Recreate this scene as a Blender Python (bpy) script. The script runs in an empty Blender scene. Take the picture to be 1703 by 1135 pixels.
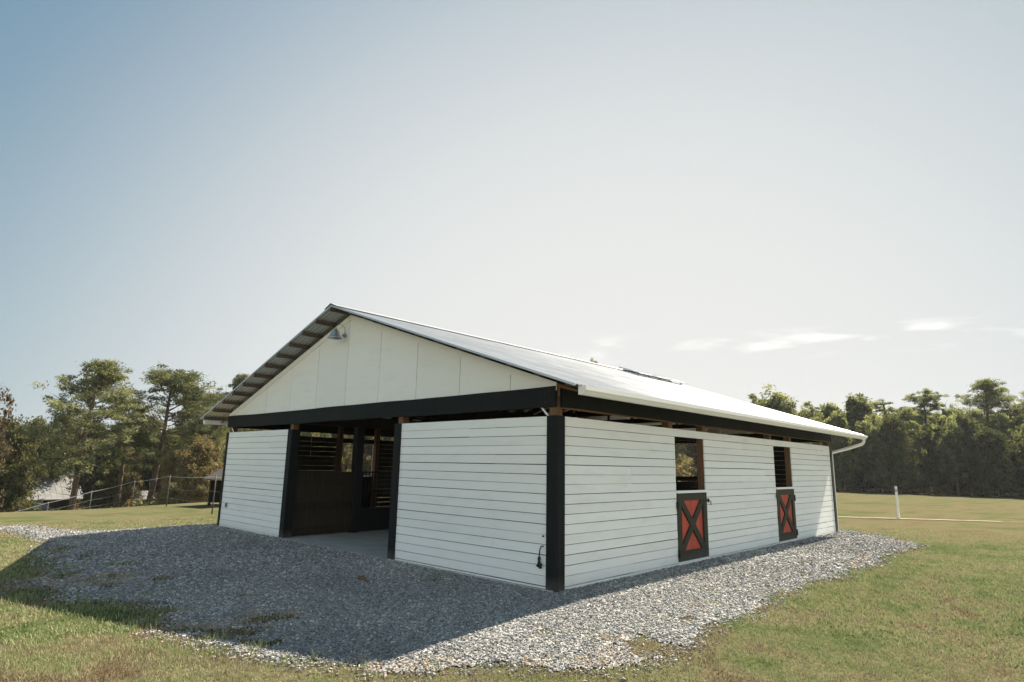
import bpy, math, random
import numpy as np
from mathutils import Vector, Matrix

# ------------------------------------------------------------------ camera, sky, sun, exposure
S = bpy.context.scene
C = S.collection
cam_d = bpy.data.cameras.new('camera'); cam = bpy.data.objects.new('camera', cam_d); C.objects.link(cam)
CP = Vector((5.6527, -7.0034, 1.7181)); YAW, PITCH, ROLL = .7541, .1998, .0193
fw = Vector((-math.sin(YAW)*math.cos(PITCH), math.cos(YAW)*math.cos(PITCH), math.sin(PITCH)))
rt = Vector((math.cos(YAW), math.sin(YAW), 0)); up = rt.cross(fw)
rt, up = rt*math.cos(ROLL)+up*math.sin(ROLL), -rt*math.sin(ROLL)+up*math.cos(ROLL)
M = Matrix((rt, up, -fw)).transposed().to_4x4(); M.translation = CP
cam.matrix_world = M
cam_d.sensor_width = 36; cam_d.lens = 1020.46/1703*36; cam_d.clip_start = .05; cam_d.clip_end = 6000
S.camera = cam
SUN_DIR = Vector((.12, .97, 1)).normalized()
EL = math.asin(SUN_DIR.z); AZ = math.atan2(SUN_DIR.x, SUN_DIR.y)
S.view_settings.view_transform = 'Standard'; S.view_settings.look = 'None'; S.view_settings.gamma = 1
S.view_settings.exposure = 1.4
w = bpy.data.worlds.new('World'); S.world = w; w.use_nodes = True
nt = w.node_tree; nt.nodes.clear(); N = nt.nodes.new; K = nt.links.new
sky = N('ShaderNodeTexSky'); sky.sky_type = 'NISHITA'; sky.sun_disc = False
sky.sun_elevation = EL; sky.sun_rotation = AZ
sky.air_density = 1.0; sky.dust_density = .3; sky.ozone_density = 1.0
bg = N('ShaderNodeBackground'); bg.inputs['Strength'].default_value = .0765
out = N('ShaderNodeOutputWorld')
# thin low cumulus puffs, a band of clouds around the horizon
tc = N('ShaderNodeTexCoord'); sep = N('ShaderNodeSeparateXYZ'); K(tc.outputs['Generated'], sep.inputs[0])
mp = N('ShaderNodeMapping'); mp.inputs['Scale'].default_value = (7, 7, 34); mp.inputs['Location'].default_value = (.35, .1, .0)
K(tc.outputs['Generated'], mp.inputs[0])
nz = N('ShaderNodeTexNoise'); nz.inputs['Scale'].default_value = 1.5; nz.inputs['Detail'].default_value = 7; nz.inputs['Roughness'].default_value = .5
K(mp.outputs[0], nz.inputs['Vector'])
band = N('ShaderNodeValToRGB'); K(sep.outputs['Z'], band.inputs[0])
e = band.color_ramp.elements
e[0].position = .16; e[0].color = (0, 0, 0, 1); e[1].position = .18; e[1].color = (1, 1, 1, 1)
x = e.new(.195); x.color = (1, 1, 1, 1); x = e.new(.21); x.color = (0, 0, 0, 1)
cr = N('ShaderNodeValToRGB'); cr.color_ramp.elements[0].position = .5; cr.color_ramp.elements[1].position = .68
K(nz.outputs['Fac'], cr.inputs[0])
mul = N('ShaderNodeMath'); mul.operation = 'MULTIPLY'; K(band.outputs[0], mul.inputs[0]); K(cr.outputs[0], mul.inputs[1])
sw = N('ShaderNodeMapRange'); K(sep.outputs['Y'], sw.inputs['Value']); sw.inputs['From Min'].default_value = .6; sw.inputs['From Max'].default_value = .85
mul2 = N('ShaderNodeMath'); mul2.operation = 'MULTIPLY'; K(mul.outputs[0], mul2.inputs[0]); K(sw.outputs[0], mul2.inputs[1])
# thin high haze: a soft shoulder (k s / (1 + q s)) tames the glow round the sun
gm = N('ShaderNodeGamma'); gm.inputs['Gamma'].default_value = 1.366; K(sky.outputs[0], gm.inputs['Color'])
vk = N('ShaderNodeVectorMath'); vk.operation = 'MULTIPLY'; K(gm.outputs[0], vk.inputs[0]); vk.inputs[1].default_value = (1.032, 1.515, 1.75)
vq = N('ShaderNodeVectorMath'); vq.operation = 'MULTIPLY_ADD'; K(gm.outputs[0], vq.inputs[0]); vq.inputs[1].default_value = (.602,)*3; vq.inputs[2].default_value = (1, 1, 1)
cap = N('ShaderNodeVectorMath'); cap.operation = 'DIVIDE'; K(vk.outputs[0], cap.inputs[0]); K(vq.outputs[0], cap.inputs[1])
# broad soft cirrus veil low in the sunward sky
vd = N('ShaderNodeVectorMath'); vd.operation = 'DOT_PRODUCT'; nrm = N('ShaderNodeVectorMath'); nrm.operation = 'NORMALIZE'
K(tc.outputs['Generated'], nrm.inputs[0]); K(nrm.outputs[0], vd.inputs[0]); vd.inputs[1].default_value = (-.548, .835, -.053)
vm = N('ShaderNodeMapRange'); vm.interpolation_type = 'SMOOTHSTEP'; K(vd.outputs['Value'], vm.inputs['Value']); vm.inputs['From Min'].default_value = .427; vm.inputs['From Max'].default_value = 1.0; vm.inputs['To Max'].default_value = .94
veil = N('ShaderNodeMix'); veil.data_type = 'RGBA'; K(vm.outputs[0], veil.inputs['Factor']); ds = N('ShaderNodeHueSaturation'); ds.inputs['Saturation'].default_value = .86; K(cap.outputs[0], ds.inputs['Color']); K(ds.outputs[0], veil.inputs['A']); veil.inputs['B'].default_value = (4.31, 4.29, 4.17, 1)
mix = N('ShaderNodeMix'); mix.data_type = 'RGBA'; K(mul2.outputs[0], mix.inputs['Factor'])
K(veil.outputs['Result'], mix.inputs['A']); mix.inputs['B'].default_value = (5.2, 5.15, 5.0, 1)
# added fill: bright clouds invented behind the camera to lighten the shaded walls
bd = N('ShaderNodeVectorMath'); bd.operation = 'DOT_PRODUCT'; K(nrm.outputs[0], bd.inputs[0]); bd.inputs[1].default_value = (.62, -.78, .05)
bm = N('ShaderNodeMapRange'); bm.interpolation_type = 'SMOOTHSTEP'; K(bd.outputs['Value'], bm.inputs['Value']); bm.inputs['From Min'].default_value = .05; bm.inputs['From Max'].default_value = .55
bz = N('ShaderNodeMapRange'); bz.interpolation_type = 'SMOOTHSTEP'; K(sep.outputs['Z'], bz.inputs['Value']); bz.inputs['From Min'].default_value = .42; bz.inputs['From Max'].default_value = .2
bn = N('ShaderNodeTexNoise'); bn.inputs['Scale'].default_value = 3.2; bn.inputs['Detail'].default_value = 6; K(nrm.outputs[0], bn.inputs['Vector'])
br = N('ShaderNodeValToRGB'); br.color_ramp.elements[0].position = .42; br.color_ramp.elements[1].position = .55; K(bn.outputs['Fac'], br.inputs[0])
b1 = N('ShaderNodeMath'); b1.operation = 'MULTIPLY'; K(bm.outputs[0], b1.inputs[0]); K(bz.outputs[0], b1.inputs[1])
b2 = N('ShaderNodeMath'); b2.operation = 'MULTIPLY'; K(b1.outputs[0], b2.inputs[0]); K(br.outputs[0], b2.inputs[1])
fill_clouds = N('ShaderNodeMix'); fill_clouds.data_type = 'RGBA'; K(b2.outputs[0], fill_clouds.inputs['Factor']); K(mix.outputs['Result'], fill_clouds.inputs['A']); fill_clouds.inputs['B'].default_value = (11.0, 11.6, 11.4, 1)
K(fill_clouds.outputs['Result'], bg.inputs['Color']); K(bg.outputs[0], out.inputs[0])
sd = bpy.data.lights.new('sun', 'SUN'); sd.energy = 5; sd.angle = math.radians(.5); sd.color = (1, .89, .74)
so = bpy.data.objects.new('sun', sd); C.objects.link(so)
so.rotation_euler = SUN_DIR.to_track_quat('Z', 'Y').to_euler(); so.location = (0, 0, 30)

# ------------------------------------------------------------------ helpers
rng = np.random.RandomState(7); random.seed(7)
W, L = 11.377, 12.813

def tag(o, label=None, cat=None, group=None, kind=None):
    if label: o['label'] = label
    if cat: o['category'] = cat
    if group: o['group'] = group
    if kind: o['kind'] = kind
    return o

def empty(name, loc, label, cat, group=None):
    o = bpy.data.objects.new(name, None); C.objects.link(o); o.location = loc; o.empty_display_size = .2
    return tag(o, label, cat, group)

def origin(o):
    v = Vector((0, 0, 0))
    while o is not None: v += o.location; o = o.parent
    return v

class MB:
    def __init__(s): s.v = []; s.f = []; s.m = []; s.sm = []
    def add(s, vs, fs, mi=0, smooth=False):
        b = len(s.v); s.v += [tuple(v) for v in vs]
        for i, f in enumerate(fs):
            s.f.append(tuple(b+k for k in f)); s.m.append(mi[i] if isinstance(mi, (list, tuple)) else mi); s.sm.append(smooth)
        return s
    def box(s, x0, x1, y0, y1, z0, z1, mi=0, rot=None, piv=None):
        # faces order: -x +x -y +y -z +z
        vs = [Vector((x, y, z)) for x in (x0, x1) for y in (y0, y1) for z in (z0, z1)]
        if rot is not None:
            p = Vector(piv) if piv is not None else Vector(((x0+x1)/2, (y0+y1)/2, (z0+z1)/2))
            vs = [p+rot@(v-p) for v in vs]
        return s.add(vs, [(0, 1, 3, 2), (4, 6, 7, 5), (0, 4, 5, 1), (2, 3, 7, 6), (0, 2, 6, 4), (1, 5, 7, 3)], mi)
    def bar(s, a, b, w, d, upv=(0, 0, 1), mi=0):
        a, b = Vector(a), Vector(b); t = (b-a).normalized(); sx = t.cross(Vector(upv)).normalized(); sy = sx.cross(t)
        vs = [p+sx*i*w/2+sy*j*d/2 for p in (a, b) for i, j in ((-1, -1), (1, -1), (1, 1), (-1, 1))]
        return s.add(vs, [(3, 2, 1, 0), (4, 5, 6, 7), (0, 1, 5, 4), (1, 2, 6, 5), (2, 3, 7, 6), (3, 0, 4, 7)], mi)
    def prism(s, poly, d, mi=0):
        n = len(poly); d = Vector(d); a = [Vector(p) for p in poly]
        return s.add(a+[p+d for p in a], [tuple(range(n))[::-1], tuple(range(n, 2*n))]+[(i, (i+1) % n, n+(i+1) % n, n+i) for i in range(n)], mi)
    def tube(s, pts, rad, seg=8, mi=0, smooth=True):
        pts = [Vector(p) for p in pts]; rad = rad if isinstance(rad, (list, tuple)) else [rad]*len(pts)
        n = len(pts); ref = None; rings = []
        for i, p in enumerate(pts):
            t = (pts[min(i+1, n-1)]-pts[max(i-1, 0)]).normalized()
            if ref is None: ref = t.orthogonal().normalized()
            ref = (ref-t*ref.dot(t)).normalized(); b = t.cross(ref)
            rings += [p+(ref*math.cos(2*math.pi*k/seg)+b*math.sin(2*math.pi*k/seg))*rad[i] for k in range(seg)]
        fs = [(i*seg+k, i*seg+(k+1) % seg, (i+1)*seg+(k+1) % seg, (i+1)*seg+k) for i in range(n-1) for k in range(seg)]
        fs += [tuple(range(seg))[::-1], tuple(range((n-1)*seg, n*seg))]
        return s.add(rings, fs, mi, smooth)
    def lathe(s, prof, o, seg=20, mi=0):
        vs = [(o[0]+r*math.cos(2*math.pi*k/seg), o[1]+r*math.sin(2*math.pi*k/seg), o[2]+z) for r, z in prof for k in range(seg)]
        fs = [(i*seg+k, i*seg+(k+1) % seg, (i+1)*seg+(k+1) % seg, (i+1)*seg+k) for i in range(len(prof)-1) for k in range(seg)]
        return s.add(vs, fs, mi, True)
    def build(s, name, mats, parent=None, bevel=0):
        me = bpy.data.meshes.new(name); og = origin(parent) if parent else Vector((0, 0, 0))
        me.from_pydata([(v[0]-og.x, v[1]-og.y, v[2]-og.z) for v in s.v], [], s.f)
        for m in (mats if isinstance(mats, (list, tuple)) else [mats]): me.materials.append(m)
        me.polygons.foreach_set('material_index', s.m); me.polygons.foreach_set('use_smooth', s.sm); me.update()
        o = bpy.data.objects.new(name, me); C.objects.link(o)
        if parent: o.parent = parent
        if bevel:
            b = o.modifiers.new('bevel', 'BEVEL'); b.width = bevel; b.segments = 1; b.limit_method = 'ANGLE'
        return o

def npmesh(name, V, F, mat, tint=None, smooth=False):
    """fast mesh from numpy arrays; F is (n,3) or (n,4)"""
    me = bpy.data.meshes.new(name); k = F.shape[1]
    me.vertices.add(len(V)); me.vertices.foreach_set('co', np.ascontiguousarray(V, dtype=np.float32).ravel())
    me.loops.add(F.size); me.loops.foreach_set('vertex_index', np.ascontiguousarray(F, dtype=np.int32).ravel())
    me.polygons.add(len(F)); me.polygons.foreach_set('loop_start', np.arange(0, F.size, k, dtype=np.int32))
    me.update(calc_edges=True)
    me.polygons.foreach_set('use_smooth', np.full(len(F), smooth))
    for m in (mat if isinstance(mat, list) else [mat]): me.materials.append(m)
    if tint is not None:
        a = me.attributes.new('tint', 'FLOAT', 'POINT'); a.data.foreach_set('value', np.asarray(tint, dtype=np.float32))
    return me

def link(name, me, parent=None, loc=(0, 0, 0)):
    o = bpy.data.objects.new(name, me); C.objects.link(o); o.location = loc
    if parent: o.parent = parent
    return o

# value noise
_tab = rng.rand(256, 256)
def vnoise(x, y):
    xi = np.floor(x).astype(int); yi = np.floor(y).astype(int); fx = x-xi; fy = y-yi
    fx = fx*fx*(3-2*fx); fy = fy*fy*(3-2*fy)
    g = lambda a, b: _tab[a & 255, b & 255]
    return (g(xi, yi)*(1-fx)+g(xi+1, yi)*fx)*(1-fy)+(g(xi, yi+1)*(1-fx)+g(xi+1, yi+1)*fx)*fy
def fbm(x, y, s=1., o=4):
    x = np.asarray(x, float)*s; y = np.asarray(y, float)*s; t = 0; a = .5; n = 0
    for i in range(o):
        t = t+a*vnoise(x+17*i, y+31*i); n += a; a *= .55; x = x*2.03; y = y*2.03
    return t/n

# ------------------------------------------------------------------ materials
class Mat:
    def __init__(s, name, rough=.8, spec=.3, metal=0):
        s.m = bpy.data.materials.new(name); s.m.use_nodes = True; s.t = s.m.node_tree; s.b = s.t.nodes['Principled BSDF']
        s.b.inputs['Roughness'].default_value = rough; s.b.inputs['Specular IOR Level'].default_value = spec; s.b.inputs['Metallic'].default_value = metal
    def n(s, ty, **kw):
        n = s.t.nodes.new(ty)
        for k, v in kw.items(): setattr(n, k, v)
        return n
    def k(s, a, b): s.t.links.new(a, b)
    def pos(s, obj=True, scale=(1, 1, 1)):
        tc = s.n('ShaderNodeTexCoord'); mp = s.n('ShaderNodeMapping'); mp.inputs['Scale'].default_value = scale
        if obj: s.k(tc.outputs['Object'], mp.inputs[0])
        else:
            g = s.n('ShaderNodeNewGeometry'); s.k(g.outputs['Position'], mp.inputs[0])
        return mp.outputs[0]
    def noise(s, vec, scale, detail=4, rough=.55):
        n = s.n('ShaderNodeTexNoise'); n.inputs['Scale'].default_value = scale; n.inputs['Detail'].default_value = detail; n.inputs['Roughness'].default_value = rough
        s.k(vec, n.inputs['Vector']); return n.outputs['Fac']
    def ramp(s, fac, stops):
        r = s.n('ShaderNodeValToRGB'); s.k(fac, r.inputs[0]); e = r.color_ramp.elements
        e[0].position, e[0].color = stops[0][0], (*stops[0][1], 1); e[1].position, e[1].color = stops[-1][0], (*stops[-1][1], 1)
        for p, c in stops[1:-1]: q = e.new(p); q.color = (*c, 1)
        return r.outputs[0]
    def mix(s, fac, a, b, mode='MIX'):
        m = s.n('ShaderNodeMix', data_type='RGBA', blend_type=mode)
        for v, i in ((fac, 'Factor'), (a, 'A'), (b, 'B')):
            if isinstance(v, (int, float)): m.inputs[i].default_value = v
            elif isinstance(v, tuple): m.inputs[i].default_value = (*v, 1)
            else: s.k(v, m.inputs[i])
        return m.outputs['Result']
    def col(s, c):
        if isinstance(c, tuple): s.b.inputs['Base Color'].default_value = (*c, 1)
        else: s.k(c, s.b.inputs['Base Color'])
        return s
    def bump(s, h, st=.3, dist=.01):
        b = s.n('ShaderNodeBump'); b.inputs['Strength'].default_value = st; b.inputs['Distance'].default_value = dist
        s.k(h, b.inputs['Height']); s.k(b.outputs[0], s.b.inputs['Normal']); return s

def island_rand(s):
    g = s.n('ShaderNodeNewGeometry'); return g.outputs['Random Per Island']

def wood_paint(name, c, var=.06, rough=.6, grain=.25, dirt=(.45, .42, .36), dirtamt=.25):
    s = Mat(name, rough, .3); p = s.pos(); ir = island_rand(s)
    lo = tuple(v*(1-var) for v in c); hi = tuple(min(1, v*(1+var*.3)) for v in c)
    base = s.ramp(ir, [(0, lo), (1, hi)])
    n1 = s.noise(s.pos(True, (1.3, 1.3, 6)), 1.4, 6, .6)
    d = s.ramp(n1, [(.5, (0, 0, 0)), (.78, (dirtamt,)*3)])
    g = s.noise(s.pos(True, (2.5, 2.5, 60)), 2.2, 4, .6)
    base = s.mix(d, base, dirt)
    # a little grime near the ground on the boards themselves (splash dirt)
    sp = s.n('ShaderNodeSeparateXYZ'); gg = s.n('ShaderNodeNewGeometry'); s.k(gg.outputs['Position'], sp.inputs[0])
    mr = s.n('ShaderNodeMapRange'); mr.inputs['From Min'].default_value = .22; mr.inputs['From Max'].default_value = -.05
    s.k(sp.outputs['Z'], mr.inputs['Value'])
    n2 = s.noise(p, 9, 5, .7); mm = s.n('ShaderNodeMath', operation='MULTIPLY'); s.k(mr.outputs[0], mm.inputs[0]); s.k(n2, mm.inputs[1])
    m3 = s.n('ShaderNodeMath', operation='MULTIPLY'); s.k(mm.outputs[0], m3.inputs[0]); m3.inputs[1].default_value = .5*(dirtamt > .05)
    base = s.mix(m3.outputs[0], base, (.3, .27, .23))
    s.col(base); s.bump(g, grain, .004)
    if c[0] < .1: s.b.inputs['Specular IOR Level'].default_value = .15
    return s.m

M_white = wood_paint('white_paint', (.83, .835, .80), .045, .55, .5, (.45, .46, .42), .2)
M_cream = wood_paint('cream_panel', (.82, .81, .75), .04, .6, .15, (.6, .55, .42), .2)
M_black = wood_paint('black_paint', (.009, .011, .011), .2, .6, .5, (.02, .02, .02), .3)
M_green = wood_paint('dark_olive_paint', (.035, .036, .024), .2, .5, .5, (.06, .06, .05), .3)
M_red = wood_paint('red_stain', (.47, .085, .05), .2, .6, .5, (.30, .06, .03), .5)
def rawwood(name, a, b):
    s = Mat(name, .8, .2); g = s.noise(s.pos(True, (14, 14, 1.2)), 1.6, 6, .65)
    ir = island_rand(s)
    c = s.ramp(g, [(.3, a), (.7, b)]); c = s.mix(.35, c, s.ramp(ir, [(0, tuple(.5*v for v in a)), (1, b)]))
    s.col(c); s.bump(g, .4, .004); return s.m
M_pine = rawwood('raw_pine', (.17, .095, .045), (.34, .21, .11))
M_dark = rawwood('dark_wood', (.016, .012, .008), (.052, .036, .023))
M_post = rawwood('post_wood', (.10, .055, .03), (.21, .12, .065))
M_purl = rawwood('weathered_purlin', (.06, .045, .033), (.14, .105, .075))
M_barkgrey = rawwood('grey_post', (.07, .06, .05), (.15, .13, .11))
def metal(name, c, rough, metalness=.9, var=.1, scale=3):
    s = Mat(name, rough, .5, metalness); n = s.noise(s.pos(True), scale, 6, .65)
    s.col(s.ramp(n, [(.3, tuple(v*(1-var) for v in c)), (.7, c)]))
    r = s.ramp(n, [(.3, (rough*.8,)*3), (.7, (min(1, rough*1.25),)*3)]); s.k(r, s.b.inputs['Roughness']); return s.m
M_roof = metal('galvalume_sheet', (.52, .53, .54), .34, .6, .08, 1.2)
M_hroof = metal('weathered_roof_sheet', (.19, .19, .185), .5, .3, .2, 1.2)
M_galv = metal('galvanised_lamp', (.5, .56, .58), .38, .8, .15, 12)
M_gutter = metal('white_gutter', (.78, .77, .72), .4, 0, .06, 2)
M_wire = Mat('wire', 1, 0).col((.05, .045, .04)).m
M_steel = metal('black_steel', (.012, .012, .013), .5, .2, .3, 6)
M_grey = metal('grey_plastic', (.3, .3, .29), .5, 0, .1, 8)
M_vinyl = metal('white_vinyl', (.78, .78, .76), .5, 0, .08, 3)
def concrete():
    s = Mat('concrete', .85, .2); n = s.noise(s.pos(), 2.2, 8, .65)
    s.col(s.ramp(n, [(.3, (.38, .37, .33)), (.7, (.55, .53, .47))])); s.bump(n, .2, .01); return s.m
M_conc = concrete()

# ------------------------------------------------------------------ terrain
def sst(t):
    t = np.clip(t, 0, 1); return t*t*(3-2*t)
def hgt(x, y):
    x = np.asarray(x, float); y = np.asarray(y, float)
    dx = np.maximum(np.maximum(-11.38-x, x), 0); dy = np.maximum(np.maximum(-y, y-12.81), 0)
    d = np.sqrt(dx*dx+dy*dy); w = sst((9-y)/9)
    z = -(.05*sst(d/.8)+.17*sst((d-.5)/4.5))*w
    t = np.clip(-x-16, 0, None)
    z = z-np.where(t < 36, .0027*t*t, .0027*36*36+1.5*(1-np.exp(-(t-36)/6))+.03*np.clip(t-50, 0, 60))
    return z-.011*np.clip(y-14, 0, 90)
def H(x, y): return float(hgt(x, y))
def greenness(x, y):
    return np.clip(.5+(fbm(x, y, .35, 3)-.5)*.9+(fbm(x+50, y, 1.7, 3)-.5)*1.2+(fbm(x, y+50, 5.5, 2)-.5)*.8, 0, 1)

GRAVEL = np.array([(-0.09, 13.31), (0.25, 13.5), (1.19, 12.72), (2.21, 10.97), (2.13, 9.52), (2.21, 6.64), (2.17, 5.26), (1.91, 4.19), (1.91, 2.86), (1.97, 1.81), (2.04, 0.72), (2.18, 0.1), (2.35, -0.67), (2.28, -1.28), (1.99, -1.78), (1.73, -2.09), (1.39, -2.39), (1.09, -2.81), (0.89, -3.14), (0.55, -3.43), (0.16, -3.49), (-0.35, -3.72), (-0.83, -3.85), (-1.03, -3.89), (-1.76, -4.03), (-2.3, -4.23), (-2.82, -4.13), (-3.06, -3.99), (-3.7, -3.88), (-4.4, -4.29), (-4.98, -4.62), (-5.32, -4.6), (-5.66, -4.5), (-5.99, -4.6), (-6.3, -4.85), (-7.0, -4.75), (-6.91, -4.5), (-7.48, -4.08), (-8.69, -3.95), (-9.78, -3.9), (-11.0, -3.65), (-12.4, -3.45), (-14.5, -3.6), (-16.5, -3.9), (-16.6, -3.35), (-12.9, -2.2), (-12.5, -1.36), (-12.4, 0.31), (-12.4, 13.6), (-8.5, 14.2), (-3.2, 14.2), (-1.2, 13.6)])
def sdist(x, y, P=GRAVEL):
    """signed distance to the gravel outline, positive inside"""
    x = np.asarray(x, float); y = np.asarray(y, float); best = np.full(x.shape, 1e9); ins = np.zeros(x.shape, bool)
    for i in range(len(P)):
        a = P[i]; b = P[(i+1) % len(P)]; e = b-a; l = e@e
        t = np.clip(((x-a[0])*e[0]+(y-a[1])*e[1])/l, 0, 1); dx = x-a[0]-t*e[0]; dy = y-a[1]-t*e[1]
        best = np.minimum(best, dx*dx+dy*dy)
        c = ((a[1] > y) != (b[1] > y)); xx = a[0]+(y-a[1])*e[0]/(e[1] if e[1] != 0 else 1e-9)
        ins ^= c & (x < xx)
    return np.where(ins, 1, -1)*np.sqrt(best)
TUFTS = [(-1.9, -3.26, .22), (-1.77, -3.93, .2), (-1.56, -3.69, .2), (-2.14, -4.09, .16), (-1.2, -3.75, .1), (-7.31, -3.26, .25), (-8.91, -3.4, .4), (-5.59, -3.97, .22), (-6.2, -4.0, .3), (-5.35, -3.25, .2), (-2.01, -.58, .12), (-.94, -3.6, .1), (-3.62, -4.3, .3), (-3.2, -4.05, .3), (-4.3, -4.4, .3), (.19, -1.86, .07), (.95, -1.44, .08), (2.04, -1.05, .25), (1.76, .33, .15), (-10.3, -3.6, .45), (-7.0, -4.2, .3), (-3.3, -2.9, .1), (-6.5, -1.2, .12)]
def gmask(x, y):
    m = gmask0(x, y); n = (fbm(x+31, y+7, 4.5, 3)-.5)*1.1
    for a, b, r in TUFTS: m = np.minimum(m, (np.hypot(x-a, y-b)/r-1)*.3+n*.6)
    return m
def gmask0(x, y):
    return sdist(x, y)+(fbm(x, y, 1.1, 4)-.5)*.5+(fbm(x+9, y+3, 6, 2)-.5)*.22

# ------------------------------------------------------------------ ground sheet
def axis(lo, hi, step, far, ratio=1.13):
    a = list(np.arange(lo, hi+1e-6, step)); s = step; x = hi
    while x < far: s *= ratio; x += s; a.append(x)
    s = step; x = lo; b = []
    while x > -far: s *= ratio; x -= s; b.append(x)
    return np.array(b[::-1]+a)
def grass_ground():
    s = Mat('grass_ground', 1, 0)
    at = s.n('ShaderNodeAttribute', attribute_name='tint'); pw = s.pos(False)
    n1 = s.noise(pw, .12, 5, .6); n2 = s.noise(pw, 1.6, 6, .65); n3 = s.noise(pw, 22, 6, .7)
    a = s.mix(.55, n1, n2); t = s.mix(.5, at.outputs['Fac'], a)
    c = s.ramp(t, [(.25, (.125, .105, .064)), (.42, (.155, .137, .082)), (.54, (.137, .133, .072)), (.68, (.105, .117, .055)), (.85, (.08, .11, .042))])
    v = s.ramp(n3, [(.3, (.45, .43, .38)), (.5, (.85, .84, .8)), (.7, (1.25, 1.22, 1.1))])
    s.col(s.mix(.8, c, v, 'MULTIPLY')); s.bump(n3, .7, .03); return s.m
M_ground = grass_ground()
gx = axis(-17, 9, .25, 700); gy = axis(-9, 17, .25, 700)
X, Y = np.meshgrid(gx, gy, indexing='ij'); Z = hgt(X, Y)
nx, ny = X.shape; I = np.arange(nx*ny).reshape(nx, ny)
F = np.stack([I[:-1, :-1], I[1:, :-1], I[1:, 1:], I[:-1, 1:]], -1).reshape(-1, 4)
g = link('ground', npmesh('ground', np.stack([X, Y, Z], -1).reshape(-1, 3), F, M_ground, greenness(X, Y).ravel(), True)); tag(g, kind='structure')

# ------------------------------------------------------------------ gravel pad and loose stones
def gravel_mat():
    s = Mat('gravel_base', .95, .15); p = s.pos(False)
    v = s.n('ShaderNodeTexVoronoi'); v.inputs['Scale'].default_value = 30; s.k(p, v.inputs['Vector'])
    sp = s.n('ShaderNodeSeparateColor'); s.k(v.outputs['Color'], sp.inputs[0])
    c = s.ramp(sp.outputs[0], [(0, (.16, .165, .17)), (.5, (.28, .28, .27)), (1, (.45, .44, .42))])
    n = s.noise(p, .9, 5, .6)
    c = s.mix(s.ramp(n, [(.62, (0, 0, 0)), (.8, (.4, .4, .4))]), c, (.28, .19, .11))
    s.col(c); s.bump(v.outputs['Distance'], -.8, .02); return s.m
M_gbase = gravel_mat()
st = .08
px = np.arange(-17, 4, st); py = np.arange(-7, 15.5, st); X, Y = np.meshgrid(px, py, indexing='ij')
mk = gmask(X, Y) > .05
inb = (X > -11.3) & (X < -.1) & (Y > .1) & (Y < 12.7); mk &= ~inb
idx = np.full((len(px)+1, len(py)+1), -1); cells = np.argwhere(mk)
used = np.zeros((len(px)+1, len(py)+1), bool)
for a, b in ((0, 0), (1, 0), (1, 1), (0, 1)): used[cells[:, 0]+a, cells[:, 1]+b] = True
idx[used] = np.arange(used.sum()); vi = np.argwhere(used)
VX = -17+vi[:, 0]*st; VY = -7+vi[:, 1]*st
F = np.stack([idx[cells[:, 0]+a, cells[:, 1]+b] for a, b in ((0, 0), (1, 0), (1, 1), (0, 1))], -1)
tag(link('gravel_pad', npmesh('gravel_pad', np.stack([VX, VY, hgt(VX, VY)+.012], -1), F, M_gbase)), kind='structure')

def stone_mat():
    s = Mat('gravel_stone', .85, .3)
    at = s.n('ShaderNodeAttribute', attribute_name='tint'); n = s.noise(s.pos(False), 90, 4, .7)
    c = s.ramp(at.outputs['Fac'], [(0, (.10, .103, .103)), (.3, (.205, .21, .208)), (.6, (.36, .357, .34)), (.85, (.63, .615, .575)), (.93, (.68, .66, .61)), (1, (.38, .28, .19))])
    s.col(s.mix(.5, c, s.ramp(n, [(.3, (.6, .6, .6)), (.7, (1.2, 1.2, 1.2))]), 'MULTIPLY')); return s.m
M_stone = stone_mat()
def scatter(x0, x1, y0, y1, dens):
    n = int((x1-x0)*(y1-y0)*dens); return rng.uniform(x0, x1, n), rng.uniform(y0, y1, n)
def stones(x, y, size, tint):
    n = len(x)
    cube = np.array([(a, b, c) for a in (-1, 1) for b in (-1, 1) for c in (-1, 1)], float)*.62
    q = np.array([(0, 1, 3, 2), (4, 6, 7, 5), (0, 4, 5, 1), (2, 3, 7, 6), (0, 2, 6, 4), (1, 5, 7, 3)])
    V = cube[None]*(1+rng.uniform(-.5, .35, (n, 8, 1)))+rng.uniform(-.18, .18, (n, 8, 3))
    V = V*np.stack([size*.5*rng.uniform(.8, 1.4, n), size*.5*rng.uniform(.6, 1, n), size*.5*rng.uniform(.4, .75, n)], -1)[:, None]
    a = rng.uniform(0, 6.28, n); t = rng.uniform(-.5, .5, n); ca, sa, ct, st_ = np.cos(a), np.sin(a), np.cos(t), np.sin(t)
    vx, vy, vz = V[..., 0], V[..., 1], V[..., 2]
    y1_ = vy*ct[:, None]-vz*st_[:, None]; z1 = vy*st_[:, None]+vz*ct[:, None]
    xx = vx*ca[:, None]-y1_*sa[:, None]; yy = vx*sa[:, None]+y1_*ca[:, None]
    z0 = hgt(x, y)+.012+size*.12+rng.uniform(-.3, .45, n)*size*.5
    V = np.stack([xx+x[:, None], yy+y[:, None], z1+z0[:, None]], -1).reshape(-1, 3)
    F = (q[None]+8*np.arange(n)[:, None, None]).reshape(-1, 4)
    return V, F, np.repeat(tint, 8)
def dcam(x, y): return np.hypot(x-5.65, y+7)
xs, ys, ss = [], [], []
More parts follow.
